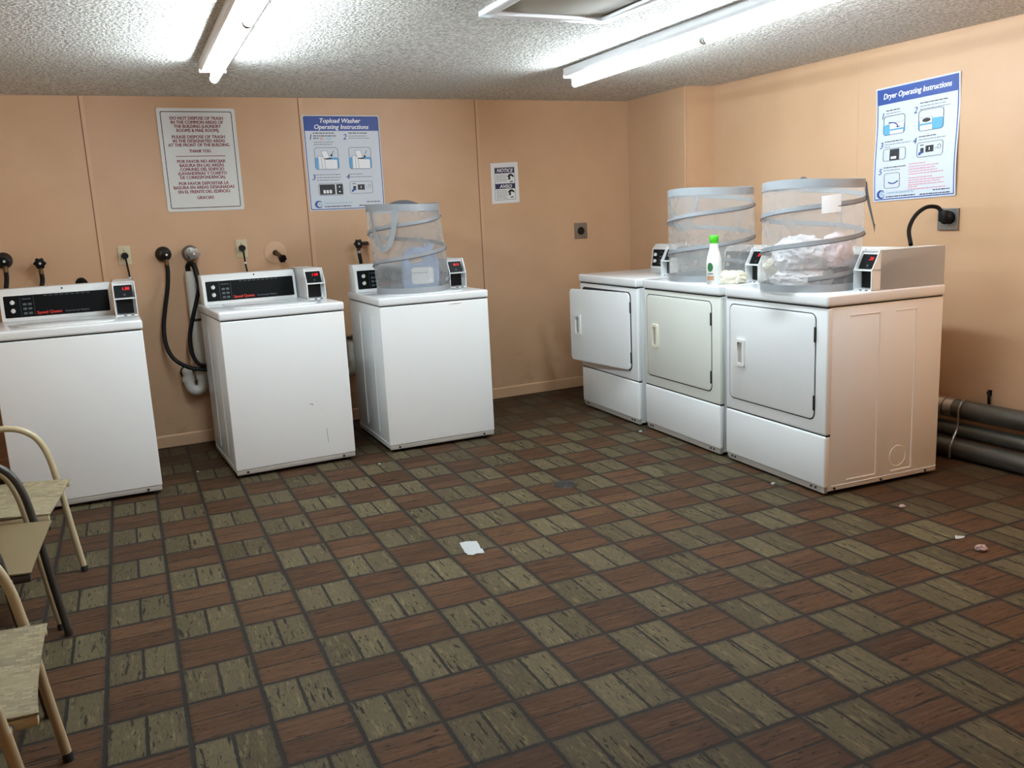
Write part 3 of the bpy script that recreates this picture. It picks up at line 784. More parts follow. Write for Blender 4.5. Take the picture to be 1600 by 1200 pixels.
for (s, z), wd in zip(rows, wid):
    k = MB(); k.text(s, 0, 0, 0.0262, 'CENTER', 0, 0.0012, 0); xs = [v.co.x for v in k.bm.verts]; f = wd / (max(xs) - min(xs)); k.bm.free()
    m.text(s, 0, z - 0.004, 0.0262, 'CENTER', 0, 0.0010, -0.0056, f)
m.prism([(-0.145, 0.0215), (0.145, 0.0215), (0.145, 0.0255), (-0.145, 0.0255)], -0.0056, -0.005, 'y')
m.build('lettering', M['maroon'], t, 0)

def logo(par, x, z, y, fn=None):
    """blue crescent emblem with a pale inner swirl"""
    g = (lambda mb: mb.bend(fn)) if fn else (lambda mb: mb)
    m = MB(); A = []
    for k in range(25): a = 0.75 + (2 * PI - 1.5) * k / 24; A.append((x + 0.028 * math.cos(a), z + 0.024 * math.sin(a)))
    for k in range(25): a = 2 * PI - 0.95 - (2 * PI - 1.9) * k / 24; A.append((x + 0.007 + 0.019 * math.cos(a), z + 0.0175 * math.sin(a)))
    m.prism(A, y - 0.0004, y, 'y'); e = g(m).build('emblem', M['blue'], par, 0)
    m = MB(); m.tube([(x + 0.010 + 0.011 * math.cos(a * 0.4), y - 0.0008, z + 0.006 * math.sin(a * 0.4) + 0.006) for a in range(13)], 0.0022, 5)
    m.tube([(x + 0.010 - 0.012 * math.cos(a * 0.4), y - 0.0008, z + 0.006 * math.sin(a * 0.4) - 0.007) for a in range(13)], 0.0022, 5)
    g(m).build('emblem_swirl', M['paleblue'], e, 0)

def icon_washer(par, x0, z0, w, h, y, kind, fn=None):
    g = (lambda mb: mb.bend(fn)) if fn else (lambda mb: mb)
    r = 0.018
    m = MB(); m.prism(rrect(x0, z0, x0 + w, z0 + h * 0.55, r * 0.9), y - 0.0003, y, 'y')
    bg = g(m).build('picture_ground', M['skyblue'], par, 0)
    m = MB()
    if kind in ('wash1', 'wash2'):
        m.prism([(x0 + w * .13, z0 + .003), (x0 + w * .93, z0 + .003), (x0 + w * .93, z0 + h * .45), (x0 + w * .40, z0 + h * .47), (x0 + w * .36, z0 + h * .58), (x0 + w * .14, z0 + h * .62)], y - 0.0008, y - 0.0003, 'y')
        m.prism([(x0 + w * .28, z0 + h * .84), (x0 + w * .53, z0 + h * .86), (x0 + w * .62, z0 + h * .52), (x0 + w * .37, z0 + h * .50)], y - 0.0012, y - 0.0008, 'y')
    elif kind == 'dry1':
        m.prism([(x0 + w * .32, z0 + .003), (x0 + w * .92, z0 + .003), (x0 + w * .92, z0 + h * .22), (x0 + w * .32, z0 + h * .22)], y - 0.0008, y - 0.0003, 'y')
        m.prism([(x0 + w * .28, z0 + h * .30), (x0 + w * .95, z0 + h * .30), (x0 + w * .95, z0 + h * .60), (x0 + w * .28, z0 + h * .60)], y - 0.0008, y - 0.0003, 'y')
    elif kind == 'dry2':
        m.prism([(x0 + w * .08, z0 + .003), (x0 + w * .55, z0 + .003), (x0 + w * .55, z0 + h * .28), (x0 + w * .08, z0 + h * .28)], y - 0.0008, y - 0.0003, 'y')
        m.prism([(x0 + w * .06, z0 + h * .36), (x0 + w * .56, z0 + h * .36), (x0 + w * .56, z0 + h * .62), (x0 + w * .06, z0 + h * .62)], y - 0.0008, y - 0.0003, 'y')
    g(m).build('picture_machine', M['printwhite'], bg, 0)
    m = MB()
    m.frame(rrect(x0, z0, x0 + w, z0 + h, r), rrect(x0 + 0.0022, z0 + 0.0022, x0 + w - 0.0022, z0 + h - 0.0022, r - 0.002), y - 0.0012, y)
    lt = 0.0016
    def ln(ax, az, bx, bz, ww=lt):
        a = Vector((x0 + w * ax, 0, z0 + h * az)); b = Vector((x0 + w * bx, 0, z0 + h * bz)); d = (b - a).normalized(); n = Vector((-d.z, 0, d.x)) * ww / 2
        m.prism([((a + n).x, (a + n).z), ((a - n).x, (a - n).z), ((b - n).x, (b - n).z), ((b + n).x, (b + n).z)], y - 0.0016, y - 0.0008, 'y')
    if kind in ('wash1', 'wash2'):
        ln(.28, .84, .53, .86); ln(.53, .86, .62, .52); ln(.62, .52, .37, .50); ln(.37, .50, .28, .84)
        ln(.14, .62, .36, .58); ln(.40, .47, .93, .45); ln(.40, .47, .42, .02); ln(.27, .55, .29, .02); ln(.14, .62, .15, .03)
        m.prism([(x0 + w * .38, z0 + h * .49), (x0 + w * .62, z0 + h * .53), (x0 + w * .76, z0 + h * .50), (x0 + w * .52, z0 + h * .45)], y - 0.0018, y - 0.0012, 'y')
        q = 0.0 if kind == 'wash1' else -0.06
        m.prism([(x0 + w * .64, z0 + h * (.66 + q)), (x0 + w * .74, z0 + h * (.70 + q)), (x0 + w * .76, z0 + h * (.62 + q)), (x0 + w * .70, z0 + h * (.58 + q))], y - 0.0018, y - 0.0012, 'y')
        ln(.72, .68, .82, .86, 0.003)
    elif kind == 'dry1':
        ln(.32, .22, .92, .22); ln(.28, .60, .95, .60); ln(.28, .30, .28, .60)
    elif kind == 'dry2':
        ln(.08, .28, .55, .28); ln(.06, .62, .56, .62); ln(.56, .36, .56, .62)
        m.prism([(x0 + w * (.33 + .17 * math.cos(a * PI / 8)), z0 + h * (.50 + .10 * math.sin(a * PI / 8))) for a in range(16)], y - 0.0018, y - 0.0012, 'y')
    g(m).build('picture_outline', M['printblack'], bg, 0)
    if kind == 'dry1':
        m = MB(); m.tube([(x0 + w * (.25 + .42 * math.sin(k / 8 * PI / 2)), y - 0.001, z0 + h * (.64 - .25 * (1 - math.cos(k / 8 * PI / 2)))) for k in range(9)], 0.0030, 5)
        m.prism([(x0 + w * .54, z0 + h * .40), (x0 + w * .80, z0 + h * .40), (x0 + w * .68, z0 + h * .32)], y - 0.0016, y - 0.0008, 'y')
        g(m).build('picture_arrow', M['blue'], bg, 0)

def icon_panel(par, x0, z0, w, h, y, kind, fn=None):
    g = (lambda mb: mb.bend(fn)) if fn else (lambda mb: mb)
    m = MB(); m.frame(rrect(x0, z0, x0 + w, z0 + h, 0.014), rrect(x0 + .002, z0 + .002, x0 + w - .002, z0 + h - .002, 0.012), y - 0.001, y)
    bk = []
    if kind == 'panel': bk = [(.05, .08, .67, .92), (.73, .08, .98, .92)]
    elif kind == 'small': bk = [(.30, .05, .72, .92)]
    elif kind == 'card': bk = [(.14, .28, .26, .62), (.34, .30, .64, .74)]
    elif kind == 'lint': bk = []
    for a, b_, c_, d_ in bk: m.prism([(x0 + w * a, z0 + h * b_), (x0 + w * c_, z0 + h * b_), (x0 + w * c_, z0 + h * d_), (x0 + w * a, z0 + h * d_)], y - 0.001, y - 0.0002, 'y')
    if kind == 'card':
        m.prism([(x0 + w * .12, z0 + h * .78), (x0 + w * .26, z0 + h * .78), (x0 + w * .26, z0 + h * .84), (x0 + w * .12, z0 + h * .84)], y - 0.001, y - 0.0002, 'y')
        m.tube([(x0 + w * (.86 + .06 * math.cos(a * .4)), y - 0.001, z0 + h * (.60 + .14 * math.sin(a * .4))) for a in range(-3, 10)], 0.0010, 5)
        m.tube([(x0 + w * (.70 + .20 * a / 6), y - 0.001, z0 + h * (.48 + .04 * math.sin(a))) for a in range(7)], 0.0008, 5)
    o = g(m).build('picture_panel', M['printblack'], par, 0)
    m = MB()
    if kind == 'panel':
        for q in range(3): m.prism([(x0 + w * (.19 + q * .125), z0 + h * .18), (x0 + w * (.28 + q * .125), z0 + h * .18), (x0 + w * (.28 + q * .125), z0 + h * .46), (x0 + w * (.19 + q * .125), z0 + h * .46)], y - 0.0014, y - 0.001, 'y')
        for q in (.30, .70): m.prism([(x0 + w * .855 + 0.005 * math.cos(a * PI / 5), z0 + h * q + 0.005 * math.sin(a * PI / 5)) for a in range(10)], y - 0.0014, y - 0.001, 'y')
    elif kind == 'small':
        m.prism([(x0 + w * .36, z0 + h * .14), (x0 + w * .60, z0 + h * .14), (x0 + w * .60, z0 + h * .34), (x0 + w * .36, z0 + h * .34)], y - 0.0014, y - 0.001, 'y')
    elif kind == 'card':
        m.prism([(x0 + w * .47, z0 + h * .42), (x0 + w * .50, z0 + h * .42), (x0 + w * .50, z0 + h * .62), (x0 + w * .47, z0 + h * .62)], y - 0.0014, y - 0.001, 'y')
    if kind in ('panel', 'small', 'card'): g(m).build('picture_keys', M['printwhite'], o, 0)
    else: m.bm.free()
    if kind in ('card', 'lint'):
        m = MB()
        if kind == 'card': m.prism([(x0 + w * .06, z0 + h * .16), (x0 + w * .12, z0 + h * .14), (x0 + w * .20, z0 + h * .28), (x0 + w * .22, z0 + h * .42), (x0 + w * .14, z0 + h * .42), (x0 + w * .08, z0 + h * .30)], y - 0.0016, y - 0.0011, 'y')
        else: m.tube([(x0 + w * (.28 + .60 * a / 8), y - 0.001, z0 + h * (.40 - .12 * math.sin(a / 8 * PI) + .05 * a / 8)) for a in range(9)], 0.003, 5)
        g(m).build('picture_hand' if kind == 'card' else 'picture_tray', M['blue'], o, 0)

# washer poster
t = at_wall(thing('washer_poster', 'blue and white washer instruction poster between the trash notice and the small notice', 'poster'), 1.6135, 1.735)
hw, hh = 0.257, 0.303
m = MB(); m.prism(rrect(-hw, -hh, hw, hh, 0.010), -0.003, -0.0005, 'y'); m.build('sheet', M['poster'], t, 0)
y = -0.003
m = MB(); m.frame(rrect(-hw + .006, -hh + .006, hw - .006, hh - .006, 0.010), rrect(-hw + .011, -hh + .011, hw - .011, hh - .011, 0.008), y - .0006, y)
m.prism([p for p in rrect(-hw + .006, hh - .098, hw - .006, hh - .006, 0.010)], y - .0006, y, 'y'); m.build('header', M['blue'], t, 0)
m = MB(); m.text('Topload Washer', -0.012, hh - .047, 0.040, 'CENTER', 0.22, 0.0008, y - .0010); m.text('Operating Instructions', -0.004, hh - .086, 0.040, 'CENTER', 0.22, 0.0008, y - .0010)
m.build('title_lettering', M['printwhite'], t, 0)
m = MB()
for s, x, z in (('1', -.228, .150), ('2', .000, .150), ('3', -.228, -.105), ('4', .000, -.105)): m.text(s, x, z, 0.050, 'LEFT', 0.22, 0.0006, y - .0008)
m.build('numerals', M['blue'], t, 0)
m = MB(); bars(m, [(-.195, -.055, .188, .0055), (-.195, -.040, .171, .0055), (-.195, -.160, .156, .0055), (.040, .170, .188, .0055)], y, 1); m.build('small_print', M['printblack'], t, 0)
m = MB(); bars(m, [(-.195, -.060, .132, .004), (-.195, -.075, .118, .004), (.040, .165, .170, .004), (.040, .185, .156, .004), (-.195, -.035, -.075, .004), (-.195, -.035, -.093, .004), (-.195, -.045, -.110, .004), (.030, .115, -.075, .004), (.030, .180, -.093, .004)], y, 2); m.build('small_print', M['printgrey'], t, 0)
m = MB(); m.tube([(-.140 + .010 * math.cos(a * PI / 8), y - .0004, .156 + .007 * math.sin(a * PI / 8)) for a in range(16)], 0.0015, 5, True); m.build('symbol', M['red_print'], t, 0)
m = MB(); m.tube([(-.093 + .015 * math.cos(a * PI / 8), y - .0004, .155 + .006 * math.sin(a * PI / 8)) for a in range(16)], 0.0015, 5, True); m.build('symbol', M['skyblue'], t, 0)
icon_washer(t, -.197, -.040, .158, .140, y, 'wash1'); icon_washer(t, .032, -.040, .152, .140, y, 'wash2')
icon_panel(t, -.190, -.207, .165, .078, y, 'panel'); icon_panel(t, .022, -.200, .158, .080, y, 'card')
logo(t, -.195, -.262, y)
m = MB(); m.text('Commercial Laundries, Inc.', -.160, -.262, .0215, 'LEFT', 0, 0.0003, y - .0006, .80); m.build('company_lettering', M['paleblue'], t, 0)
m = MB(); bars(m, [(-.158, .020, -.281, .006), (.075, .222, -.281, .006), (.130, .222, -.258, .005)], y, 3); m.build('small_print', M['navy'], t, 0)

# small notice
t = at_wall(thing('notice_sheet', 'small white NOTICE AVISO paper sheet on the rear wall above the skirting gap', 'notice'), 2.787, 1.576)
t['label'] = 'small white paper notice headed NOTICE and AVISO'
m = MB(); m.prism([(-.110, -.146), (.112, -.140), (.108, .146), (-.108, .139)], -.0014, -.0003, 'y'); m.build('sheet', M['paper'], t, 0)
y = -.0014
m = MB(); m.frame([(-.083, -.122), (.083, -.118), (.080, .112), (-.080, .108)], [(-.080, -.119), (.080, -.115), (.077, .109), (-.077, .105)], y - .0005, y); m.build('border', M['printgrey'], t, 0)
m = MB(); m.prism([(-.078, .066), (.078, .070), (.077, .108), (-.077, .104)], y - .0006, y, 'y'); m.prism([(-.078, -.043), (.080, -.040), (.080, -.003), (-.078, -.006)], y - .0006, y, 'y'); m.build('header', M['navy'], t, 0)
m = MB(); m.text('NOTICE', 0.0, .076, .034, 'CENTER', .25, .0008, y - .001, 1.02); m.text('AVISO', .004, -.036, .034, 'CENTER', .25, .0008, y - .001, 1.02); m.build('lettering', M['printwhite'], t, 0)
m = MB(); bars(m, [(-.070, .015 + .01 * (k % 2), .053 - k * .0105, .0035) for k in range(5)] + [(-.070, .012 + .012 * (k % 2), -.056 - k * .0105, .0035) for k in range(6)], y, 4); m.build('small_print', M['printgrey'], t, 0)
for zz in (.034, -.076):
    m = MB()
    m.prism([(.048 + .026 * math.cos(a * PI / 10), zz + .024 * math.sin(a * PI / 10) + .006) for a in range(0, 11)] + [(.052 + .010 * math.cos(a * PI / 10), zz + .010 * math.sin(a * PI / 10) + .004) for a in range(9, 0, -1)], y - .0006, y, 'y')
    m.prism([(.036 + .009 * math.cos(a * PI / 6), zz - .002 + .012 * math.sin(a * PI / 6)) for a in range(12)], y - .0006, y, 'y')
    m.prism([(.052 + .014 * math.cos(a * PI / 6), zz - .026 + .004 * math.sin(a * PI / 6) + .002 * math.cos(a * PI / 6)) for a in range(12)], y - .0006, y, 'y')
    m.build('symbol', M['printblack'], t, 0)

# dryer poster on the right wall, slightly buckled
t = thing('dryer_poster', 'blue and white dryer instruction poster on the right wall above the nearest dryer', 'poster', RW(1.637, 1.628), RZ)
hw, hh = 0.258, 0.306
def buck(c):
    w_ = 0.006 * math.sin((c.z + 0.31) * 10.5) * max(0.0, (abs(c.x) - 0.05) / 0.2) + 0.006
    return Vector((c.x + 0.020 * c.z * -0.25, c.y - w_, c.z + c.x * 0.030))
m = MB(); m.grid(20, 30, lambda u, v: Vector((-hw + 2 * hw * u, -.001, -hh + 2 * hh * v)), 0.0010).bend(buck).build('sheet', M['poster'], t, 40)
y = -.0024
def sliced(mb, fn=buck):
    bmesh.ops.subdivide_edges(mb.bm, edges=[e for e in mb.bm.edges if e.calc_length() > 0.03], cuts=12, use_grid_fill=True)
    bmesh.ops.triangulate(mb.bm, faces=[f for f in mb.bm.faces if len(f.verts) > 4])
    return mb.bend(fn)
m = MB()
for p, q in (((-hw + .008, -hh + .008), (-hw + .013, hh - .02)), ((hw - .013, -hh + .008), (hw - .008, hh - .02)), ((-hw + .008, -hh + .008), (hw - .008, -hh + .013))):
    n_ = 24
    m.grid(n_ if p[0] < -0.2 and q[0] > 0.2 else 1, n_, lambda u, v, p=p, q=q: Vector((p[0] + (q[0] - p[0]) * u, y, p[1] + (q[1] - p[1]) * v)))
m.grid(24, 6, lambda u, v: Vector((-hw + .008 + 2 * (hw - .008) * u, y, hh - .090 + .082 * v)))
m.bend(buck).build('header', M['blue'], t, 0)
m = MB(); m.text('Dryer Operating Instructions', 0.0, hh - .062, 0.041, 'CENTER', 0.22, 0.0008, y - .0004, .86); m.bend(buck).build('title_lettering', M['printwhite'], t, 0)
m = MB()
for s, x, z in (('1', -.225, .140), ('2', -.010, .140), ('3', -.225, -.018), ('4', -.010, -.018), ('5', -.225, -.160)): m.text(s, x, z, 0.046, 'LEFT', 0.22, 0.0006, y - .0002)
m.bend(buck).build('numerals', M['blue'], t, 0)
m = MB(); bars(m, [(-.190, -.100, .178, .0045), (.028, .190, .184, .0045), (-.190, -.070, .012, .0045), (.028, .130, .012, .0045), (-.190, -.050, -.127, .0045)], y, 5); m.bend(buck).build('small_print', M['printblack'], t, 0)
m = MB(); bars(m, [(-.190, -.090, .163, .0035), (.028, .180, .168, .0035), (.028, .205, .153, .0035), (-.190, -.020, -.003, .0035), (-.190, -.150, -.016, .0035), (.028, .190, -.003, .0035), (-.190, -.085, -.142, .0035)], y, 6); m.bend(buck).build('small_print', M['printgrey'], t, 0)
m = MB(); bars(m, [(-.030, .075, -.122, .0045), (-.030, .160, -.137, .0045), (-.030, .140, -.150, .0045), (-.030, .150, -.163, .0045), (-.030, .185, -.176, .0045), (-.030, .120, -.196, .0045), (-.030, .190, -.209, .0045), (-.030, .170, -.221, .0045), (-.030, .190, -.233, .0045), (-.030, .030, -.244, .0045), (-.030, .200, -.256, .0045)], y, 7); m.bend(buck).build('small_print', M['printred'], t, 0)
icon_washer(t, -.205, .050, .142, .102, y, 'dry1', buck); icon_washer(t, .022, .042, .148, .108, y, 'dry2', buck)
icon_panel(t, -.198, -.090, .145, .066, y, 'small', buck); icon_panel(t, .018, -.092, .158, .076, y, 'card', buck); icon_panel(t, -.185, -.238, .100, .082, y, 'lint', buck)
logo(t, -.205, -.268, y, buck)
m = MB(); m.text('Commercial Laundries, Inc.', -.172, -.268, .0205, 'LEFT', 0, 0.0003, y - .0004, .80); m.bend(buck).build('company_lettering', M['paleblue'], t, 0)
m = MB(); bars(m, [(-.172, .015, -.286, .0055), (.045, .225, -.288, .0055), (.125, .225, -.270, .005)], y, 8); m.bend(buck).build('small_print', M['navy'], t, 0)

# ------------------------------------------------------------------ outlets, cords, taps and pipes on the rear wall
def wall_thing(name, label, cat, u, z, group=None): return at_wall(thing(name, label, cat, group=group), u, z)
def outlet(u, z, label, cord_label, path, tie_at):
    t = wall_thing('wall_outlet', label, 'outlet', u, z, 'beige wall outlets')
    m = MB(); m.prism(rrect(-.035, -.057, .035, .057, .004), -.006, -.0005, 'y', .0015); m.build('cover_plate', M['beige_pl'], t, 30)
    m = MB(); m.cyl((-.002, -.0075, .030), (-.002, -.005, .030), .0035, n=10); m.build('screw', M['iron'], t)
    k = tag(MB().tube(bez(path, 30), .0052, 8).build('power_cord', M['rubber'], None), cord_label, 'power cord', 'power cords')
    p = Vector(path[0]); m = MB(); m.cyl(p - WN * .028, p + WN * .012, .021, .017, 16); m.build('plug', M['rubber'], k)
    q = Vector(tie_at); m = MB(); m.cyl(q - Vector((0, 0, .006)), q + Vector((0, 0, .006)), .0085, n=10); m.build('cable_tie', M['white_pl'], k)
outlet(0.210, 1.216, 'beige wall outlet above the left washer display', 'black power cord from the outlet above the left washer', [W(.211, 1.214, .035), W(.214, 1.185, .035), W(.219, 1.13, .030), W(.222, 1.06, .05), W(.222, .9, .06), W(.21, .7, .05)], W(.2215, 1.082, .044))
outlet(0.897, 1.218, 'beige wall outlet above the middle washer console', 'black power cord from the outlet above the middle washer', [W(.898, 1.220, .035), W(.901, 1.185, .035), W(.906, 1.12, .030), W(.912, 1.05, .04), W(.92, .9, .05), W(.92, .7, .05)], W(.9055, 1.127, .031))

def knob(mb, c, n, r, depth):
    """lobed tap handle facing along n"""
    c = Vector(c); n = Vector(n).normalized(); up = Vector((0, 0, 1)); x = up.cross(n).normalized(); yv = n.cross(x)
    pts = [(r * (1 + .13 * math.cos(6 * a * PI / 18)) * math.cos(a * PI / 18), r * (1 + .13 * math.cos(6 * a * PI / 18)) * math.sin(a * PI / 18)) for a in range(36)]
    k = MB(); k.prism(pts, 0, depth, 'z', .003)
    mt = Matrix(((x.x, yv.x, n.x, c.x), (x.y, yv.y, n.y, c.y), (x.z, yv.z, n.z, c.z), (0, 0, 0, 1)))
    me = bpy.data.meshes.new('k'); k.bm.to_mesh(me); k.bm.free(); me.transform(mt); mb.bm.from_mesh(me); bpy.data.meshes.remove(me)
    return mb
def tap(u, z, label, bell=True, r=.028, grey=False):
    t = wall_thing('water_tap', label, 'tap', u, z, 'washer supply taps')
    if bell:
        m = MB(); m.lathe([(.047, .0005), (.046, .012), (.036, .030), (.022, .042), (0, .044)], 24, Matrix.Rotation(PI / 2, 4, 'X')); m.build('escutcheon', M['iron'], t)
    m = MB(); m.cyl((0, 0, 0), (.006, -.085, -.004), .011, n=12); m.cyl((.006, -.062, -.002), (.008, -.062, -.050), .012, n=12); m.build('spout', M['brass'], t)
    m = MB(); knob(m, (.008, -.085, -.002), (.05, -1, -.05), r, .018); h = m.build('handle', M['steel'] if grey else M['black'], t, 30)
    m = MB(); m.cyl((.009, -.103, -.003), (.010, -.107, -.003), .007, n=12); m.build('screw', M['chrome'], h)
    m = MB(); m.cyl((.008, -.062, -.046), (.008, -.062, -.064), .0135, n=12); m.build('hose_nut', M['brass'], t)
    return t
tap(-.425, 1.226, 'dark supply tap with bell plate at the far left edge of the photo')
tap(-.250, 1.203, 'small dark supply tap above the left end of the left washer', False, .030)
tap(.428, 1.210, 'black-handled supply tap with round bell plate left of the middle washer')
tap(.585, 1.206, 'grey-handled supply tap above the white standpipe', False, .036, True)
m = MB(); m.lathe([(.050, .0005), (.049, .020), (.042, .038), (.036, .042), (0, .042)], 24, Matrix.Rotation(PI / 2, 4, 'X'))
o = m.build('escutcheon', M['steel'], bpy.data.objects['water_tap.003'])
t = wall_thing('water_tap', 'angled tap stub with peach wall ring above the middle washer', 'tap', 1.104, 1.178, 'washer supply taps')
m = MB(); m.lathe([(.072, .0005), (.071, .005), (.060, .008), (0, .008)], 32, Matrix.Rotation(PI / 2, 4, 'X')); m.build('escutcheon', M['trim'], t)
m = MB(); m.cyl((.0, 0, .0), (.006, -.050, -.006), .012, n=12); m.cyl((.006, -.046, -.006), (.020, -.085, -.030), .0135, n=12); m.build('spout', M['brass'], t)
m = MB(); m.tube([(.014 * math.cos(a * PI / 8), -.012, .014 * math.sin(a * PI / 8)) for a in range(16)], .004, 6, True); m.build('collar', M['iron'], t)
m = MB(); knob(m, (.020, -.085, -.032), (.35, -.85, -.45), .024, .024); m.build('handle', M['black'], t, 30)
t = wall_thing('water_tap', 'black supply tap on an elbow pipe behind the washer hamper', 'tap', 1.640, 1.205, 'washer supply taps')
m = MB(); m.cyl((.0, -.055, 0), (.075, -.050, .001), .012, n=12); m.cyl((.0, -.062, 0), (.004, -.060, -.050), .012, n=12); m.build('spout', M['iron'], t)
m = MB(); m.tube(bez([(.066, -.050, .004), (.085, -.042, .0), (.090, -.035, -.03), (.092, -.032, -.12), (.094, -.030, -.60)], 20), .0115, 10); m.cyl((.0905, -.033, -.046), (.091, -.033, -.062), .017, n=14); m.build('supply_pipe', M['trim'], t)
m = MB(); knob(m, (0, -.070, 0), (0, -1, 0), .029, .018); h = m.build('handle', M['black'], t, 30)
m = MB(); m.cyl((0, -.088, 0), (0, -.092, 0), .007, n=12); m.build('screw', M['chrome'], h)
m = MB(); m.cyl((.004, -.060, -.046), (.005, -.060, -.062), .0135, n=12); m.build('hose_nut', M['chrome'], t)

def hose(label, pts, r=.0125): return tag(MB().tube(bez(pts, 48), r, 10).build('rubber_hose', M['rubber'], None), label, 'hose', 'black washer hoses')
hose('black hose hanging from the tap at the far left edge', [W(-.417, 1.166, .062), W(-.420, 1.12, .062), W(-.435, 1.02, .07), W(-.43, .85, .08), W(-.36, .62, .09)])
hose('black hose dropping from the small tap behind the left washer', [W(-.242, 1.143, .062), W(-.243, 1.10, .062), W(-.258, 1.03, .07), W(-.28, .85, .08), W(-.27, .62, .09)])
hose('long black hose curving from the bell-plate tap to the middle washer', [W(.436, 1.150, .062), W(.437, 1.103, .064), W(.424, 1.006, .066), W(.393, .872, .070), W(.373, .768, .080), W(.373, .659, .100), W(.406, .575, .125), W(.483, .516, .150), W(.566, .495, .165), W(.625, .486, .185), W(.72, .486, .20)])
hose('black hose crossing the white standpipe from the grey-handled tap', [W(.593, 1.146, .062), W(.596, 1.096, .090), W(.600, 1.011, .125), W(.579, .935, .136), W(.551, .851, .140), W(.520, .747, .140), W(.509, .681, .140), W(.511, .605, .145), W(.530, .548, .150), W(.560, .522, .165), W(.62, .525, .215), W(.70, .53, .225)])
hose('black hose dropping from the tap behind the washer hamper', [W(1.645, 1.145, .060), W(1.652, 1.08, .06), W(1.66, .98, .06), W(1.66, .75, .07)])
hose('thick black drain hose hooked into the white standpipe', [W(.556, 1.03, .085), W(.552, 1.099, .085), W(.552, 1.130, .090), W(.566, 1.146, .105), W(.586, 1.125, .130), W(.594, 1.059, .155), W(.603, .988, .165), W(.618, .901, .175), W(.64, .80, .19)], .0155)
hose('black drain hose arching into the pipe behind the left washer', [W(-.062, 1.0, .085), W(-.062, 1.06, .085), W(-.052, 1.085, .09), W(-.034, 1.085, .10), W(-.022, 1.05, .12), W(-.018, .9, .14)], .017)

def standpipe(u, ztop, label, trap=True, strap=.80):
    t = wall_thing('drain_standpipe', label, 'pipe', u, 0, 'white drain standpipes')
    zt = .42
    m = MB(); m.cyl((0, -.085, zt), (.0, -.085, ztop), .034, n=20); m.build('pipe', M['pvc'], t)
    if trap:
        m = MB(); m.tube(bez([(0, -.085, zt + .03), (0, -.085, zt), (-.010, -.083, zt - .045), (-.040, -.08, zt - .065), (-.072, -.075, zt - .045), (-.082, -.07, zt), (-.082, -.060, zt + .035), (-.082, -.03, zt + .05), (-.082, -.004, zt + .05)], 32), .031, 16)
        tr = m.build('trap', M['pvc'], t)
        m = MB(); m.cyl((0, -.085, zt + .01), (0, -.085, zt + .045), .039, n=20); m.cyl((-.082, -.068, zt - .004), (-.082, -.066, zt + .026), .038, n=20); m.build('slip_nut', M['pvc'], tr)
        m = MB(); m.tube([(-.082 + .036 * math.cos(a * PI / 10), -.010, zt + .05 + .036 * math.sin(a * PI / 10)) for a in range(20)], .006, 6, True); m.build('wall_ring', M['iron'], t)
    m = MB(); m.cyl((0, -.085, strap - .008), (0, -.085, strap + .008), .0355, n=20); m.box((.02, -.08, strap - .007), (.075, -.001, strap + .007)); m.build('strap', M['iron'], t, 30)
    return t
standpipe(.563, 1.10, 'white plastic standpipe with trap between the left and middle washers')
standpipe(-.060, 1.055, 'white plastic standpipe mostly hidden behind the left washer')
standpipe(1.540, .56, 'short white pipe glimpsed between the middle washer and hamper washer', True, .585)

# 240 V receptacle, empty
t = wall_thing('dryer_receptacle', 'steel plate with round black receptacle on the rear wall, nothing plugged in', 'outlet', 3.409, 1.203, 'steel dryer receptacles')
m = MB(); m.prism(rrect(-.056, -.060, .056, .060, .004), -.006, -.0005, 'y', .001); m.build('cover_plate', M['steel'], t, 0)
m = MB(); m.cyl((0, -.004, 0), (0, -.011, 0), .029, n=24); m.build('socket', M['black'], t)
m = MB(); m.box((-.016, -.0118, -.006), (-.011, -.0105, .010)); m.box((.011, -.0118, -.006), (.016, -.0105, .010)); m.box((-.003, -.0118, -.018), (.003, -.0105, -.008)); m.build('slot', M['gap'], t, 0)
# right wall receptacle with plugged cord
t = thing('dryer_receptacle', 'steel plate receptacle on the right wall with heavy black plug', 'outlet', RW(1.862, 1.210), RZ, 'steel dryer receptacles')
m = MB(); m.prism(rrect(-.060, -.056, .060, .056, .003), -.014, -.0005, 'y', .002); m.build('cover_plate', M['steel'], t, 0)
m = MB(); m.cyl((.012, -.012, .008), (.012, -.020, .008), .034, n=24); m.build('socket', M['black'], t)
pc = RW(1.872, 1.218, .021)
k = tag(MB().tube(bez([RW(1.865, 1.247, .060), RW(1.845, 1.275, .080), RW(1.82, 1.275, .13), RW(1.83, 1.235, .22), RW(1.87, 1.17, .31), RW(1.945, 1.10, .385)], 30), .0105, 10).build("power_cord", M['rubber'], None), 'thick black cord from the right wall receptacle down to the nearest dryer', 'power cord', 'power cords')
m = MB(); m.tube([pc, pc + RN * .028, pc + RN * .034], [.031, .033, .026], 20); m.box((-.020, -.022, -.02), (.020, .022, .038), .008, 2, Matrix.Translation(pc + RN * .034)); m.build('plug', M['rubber'], k)

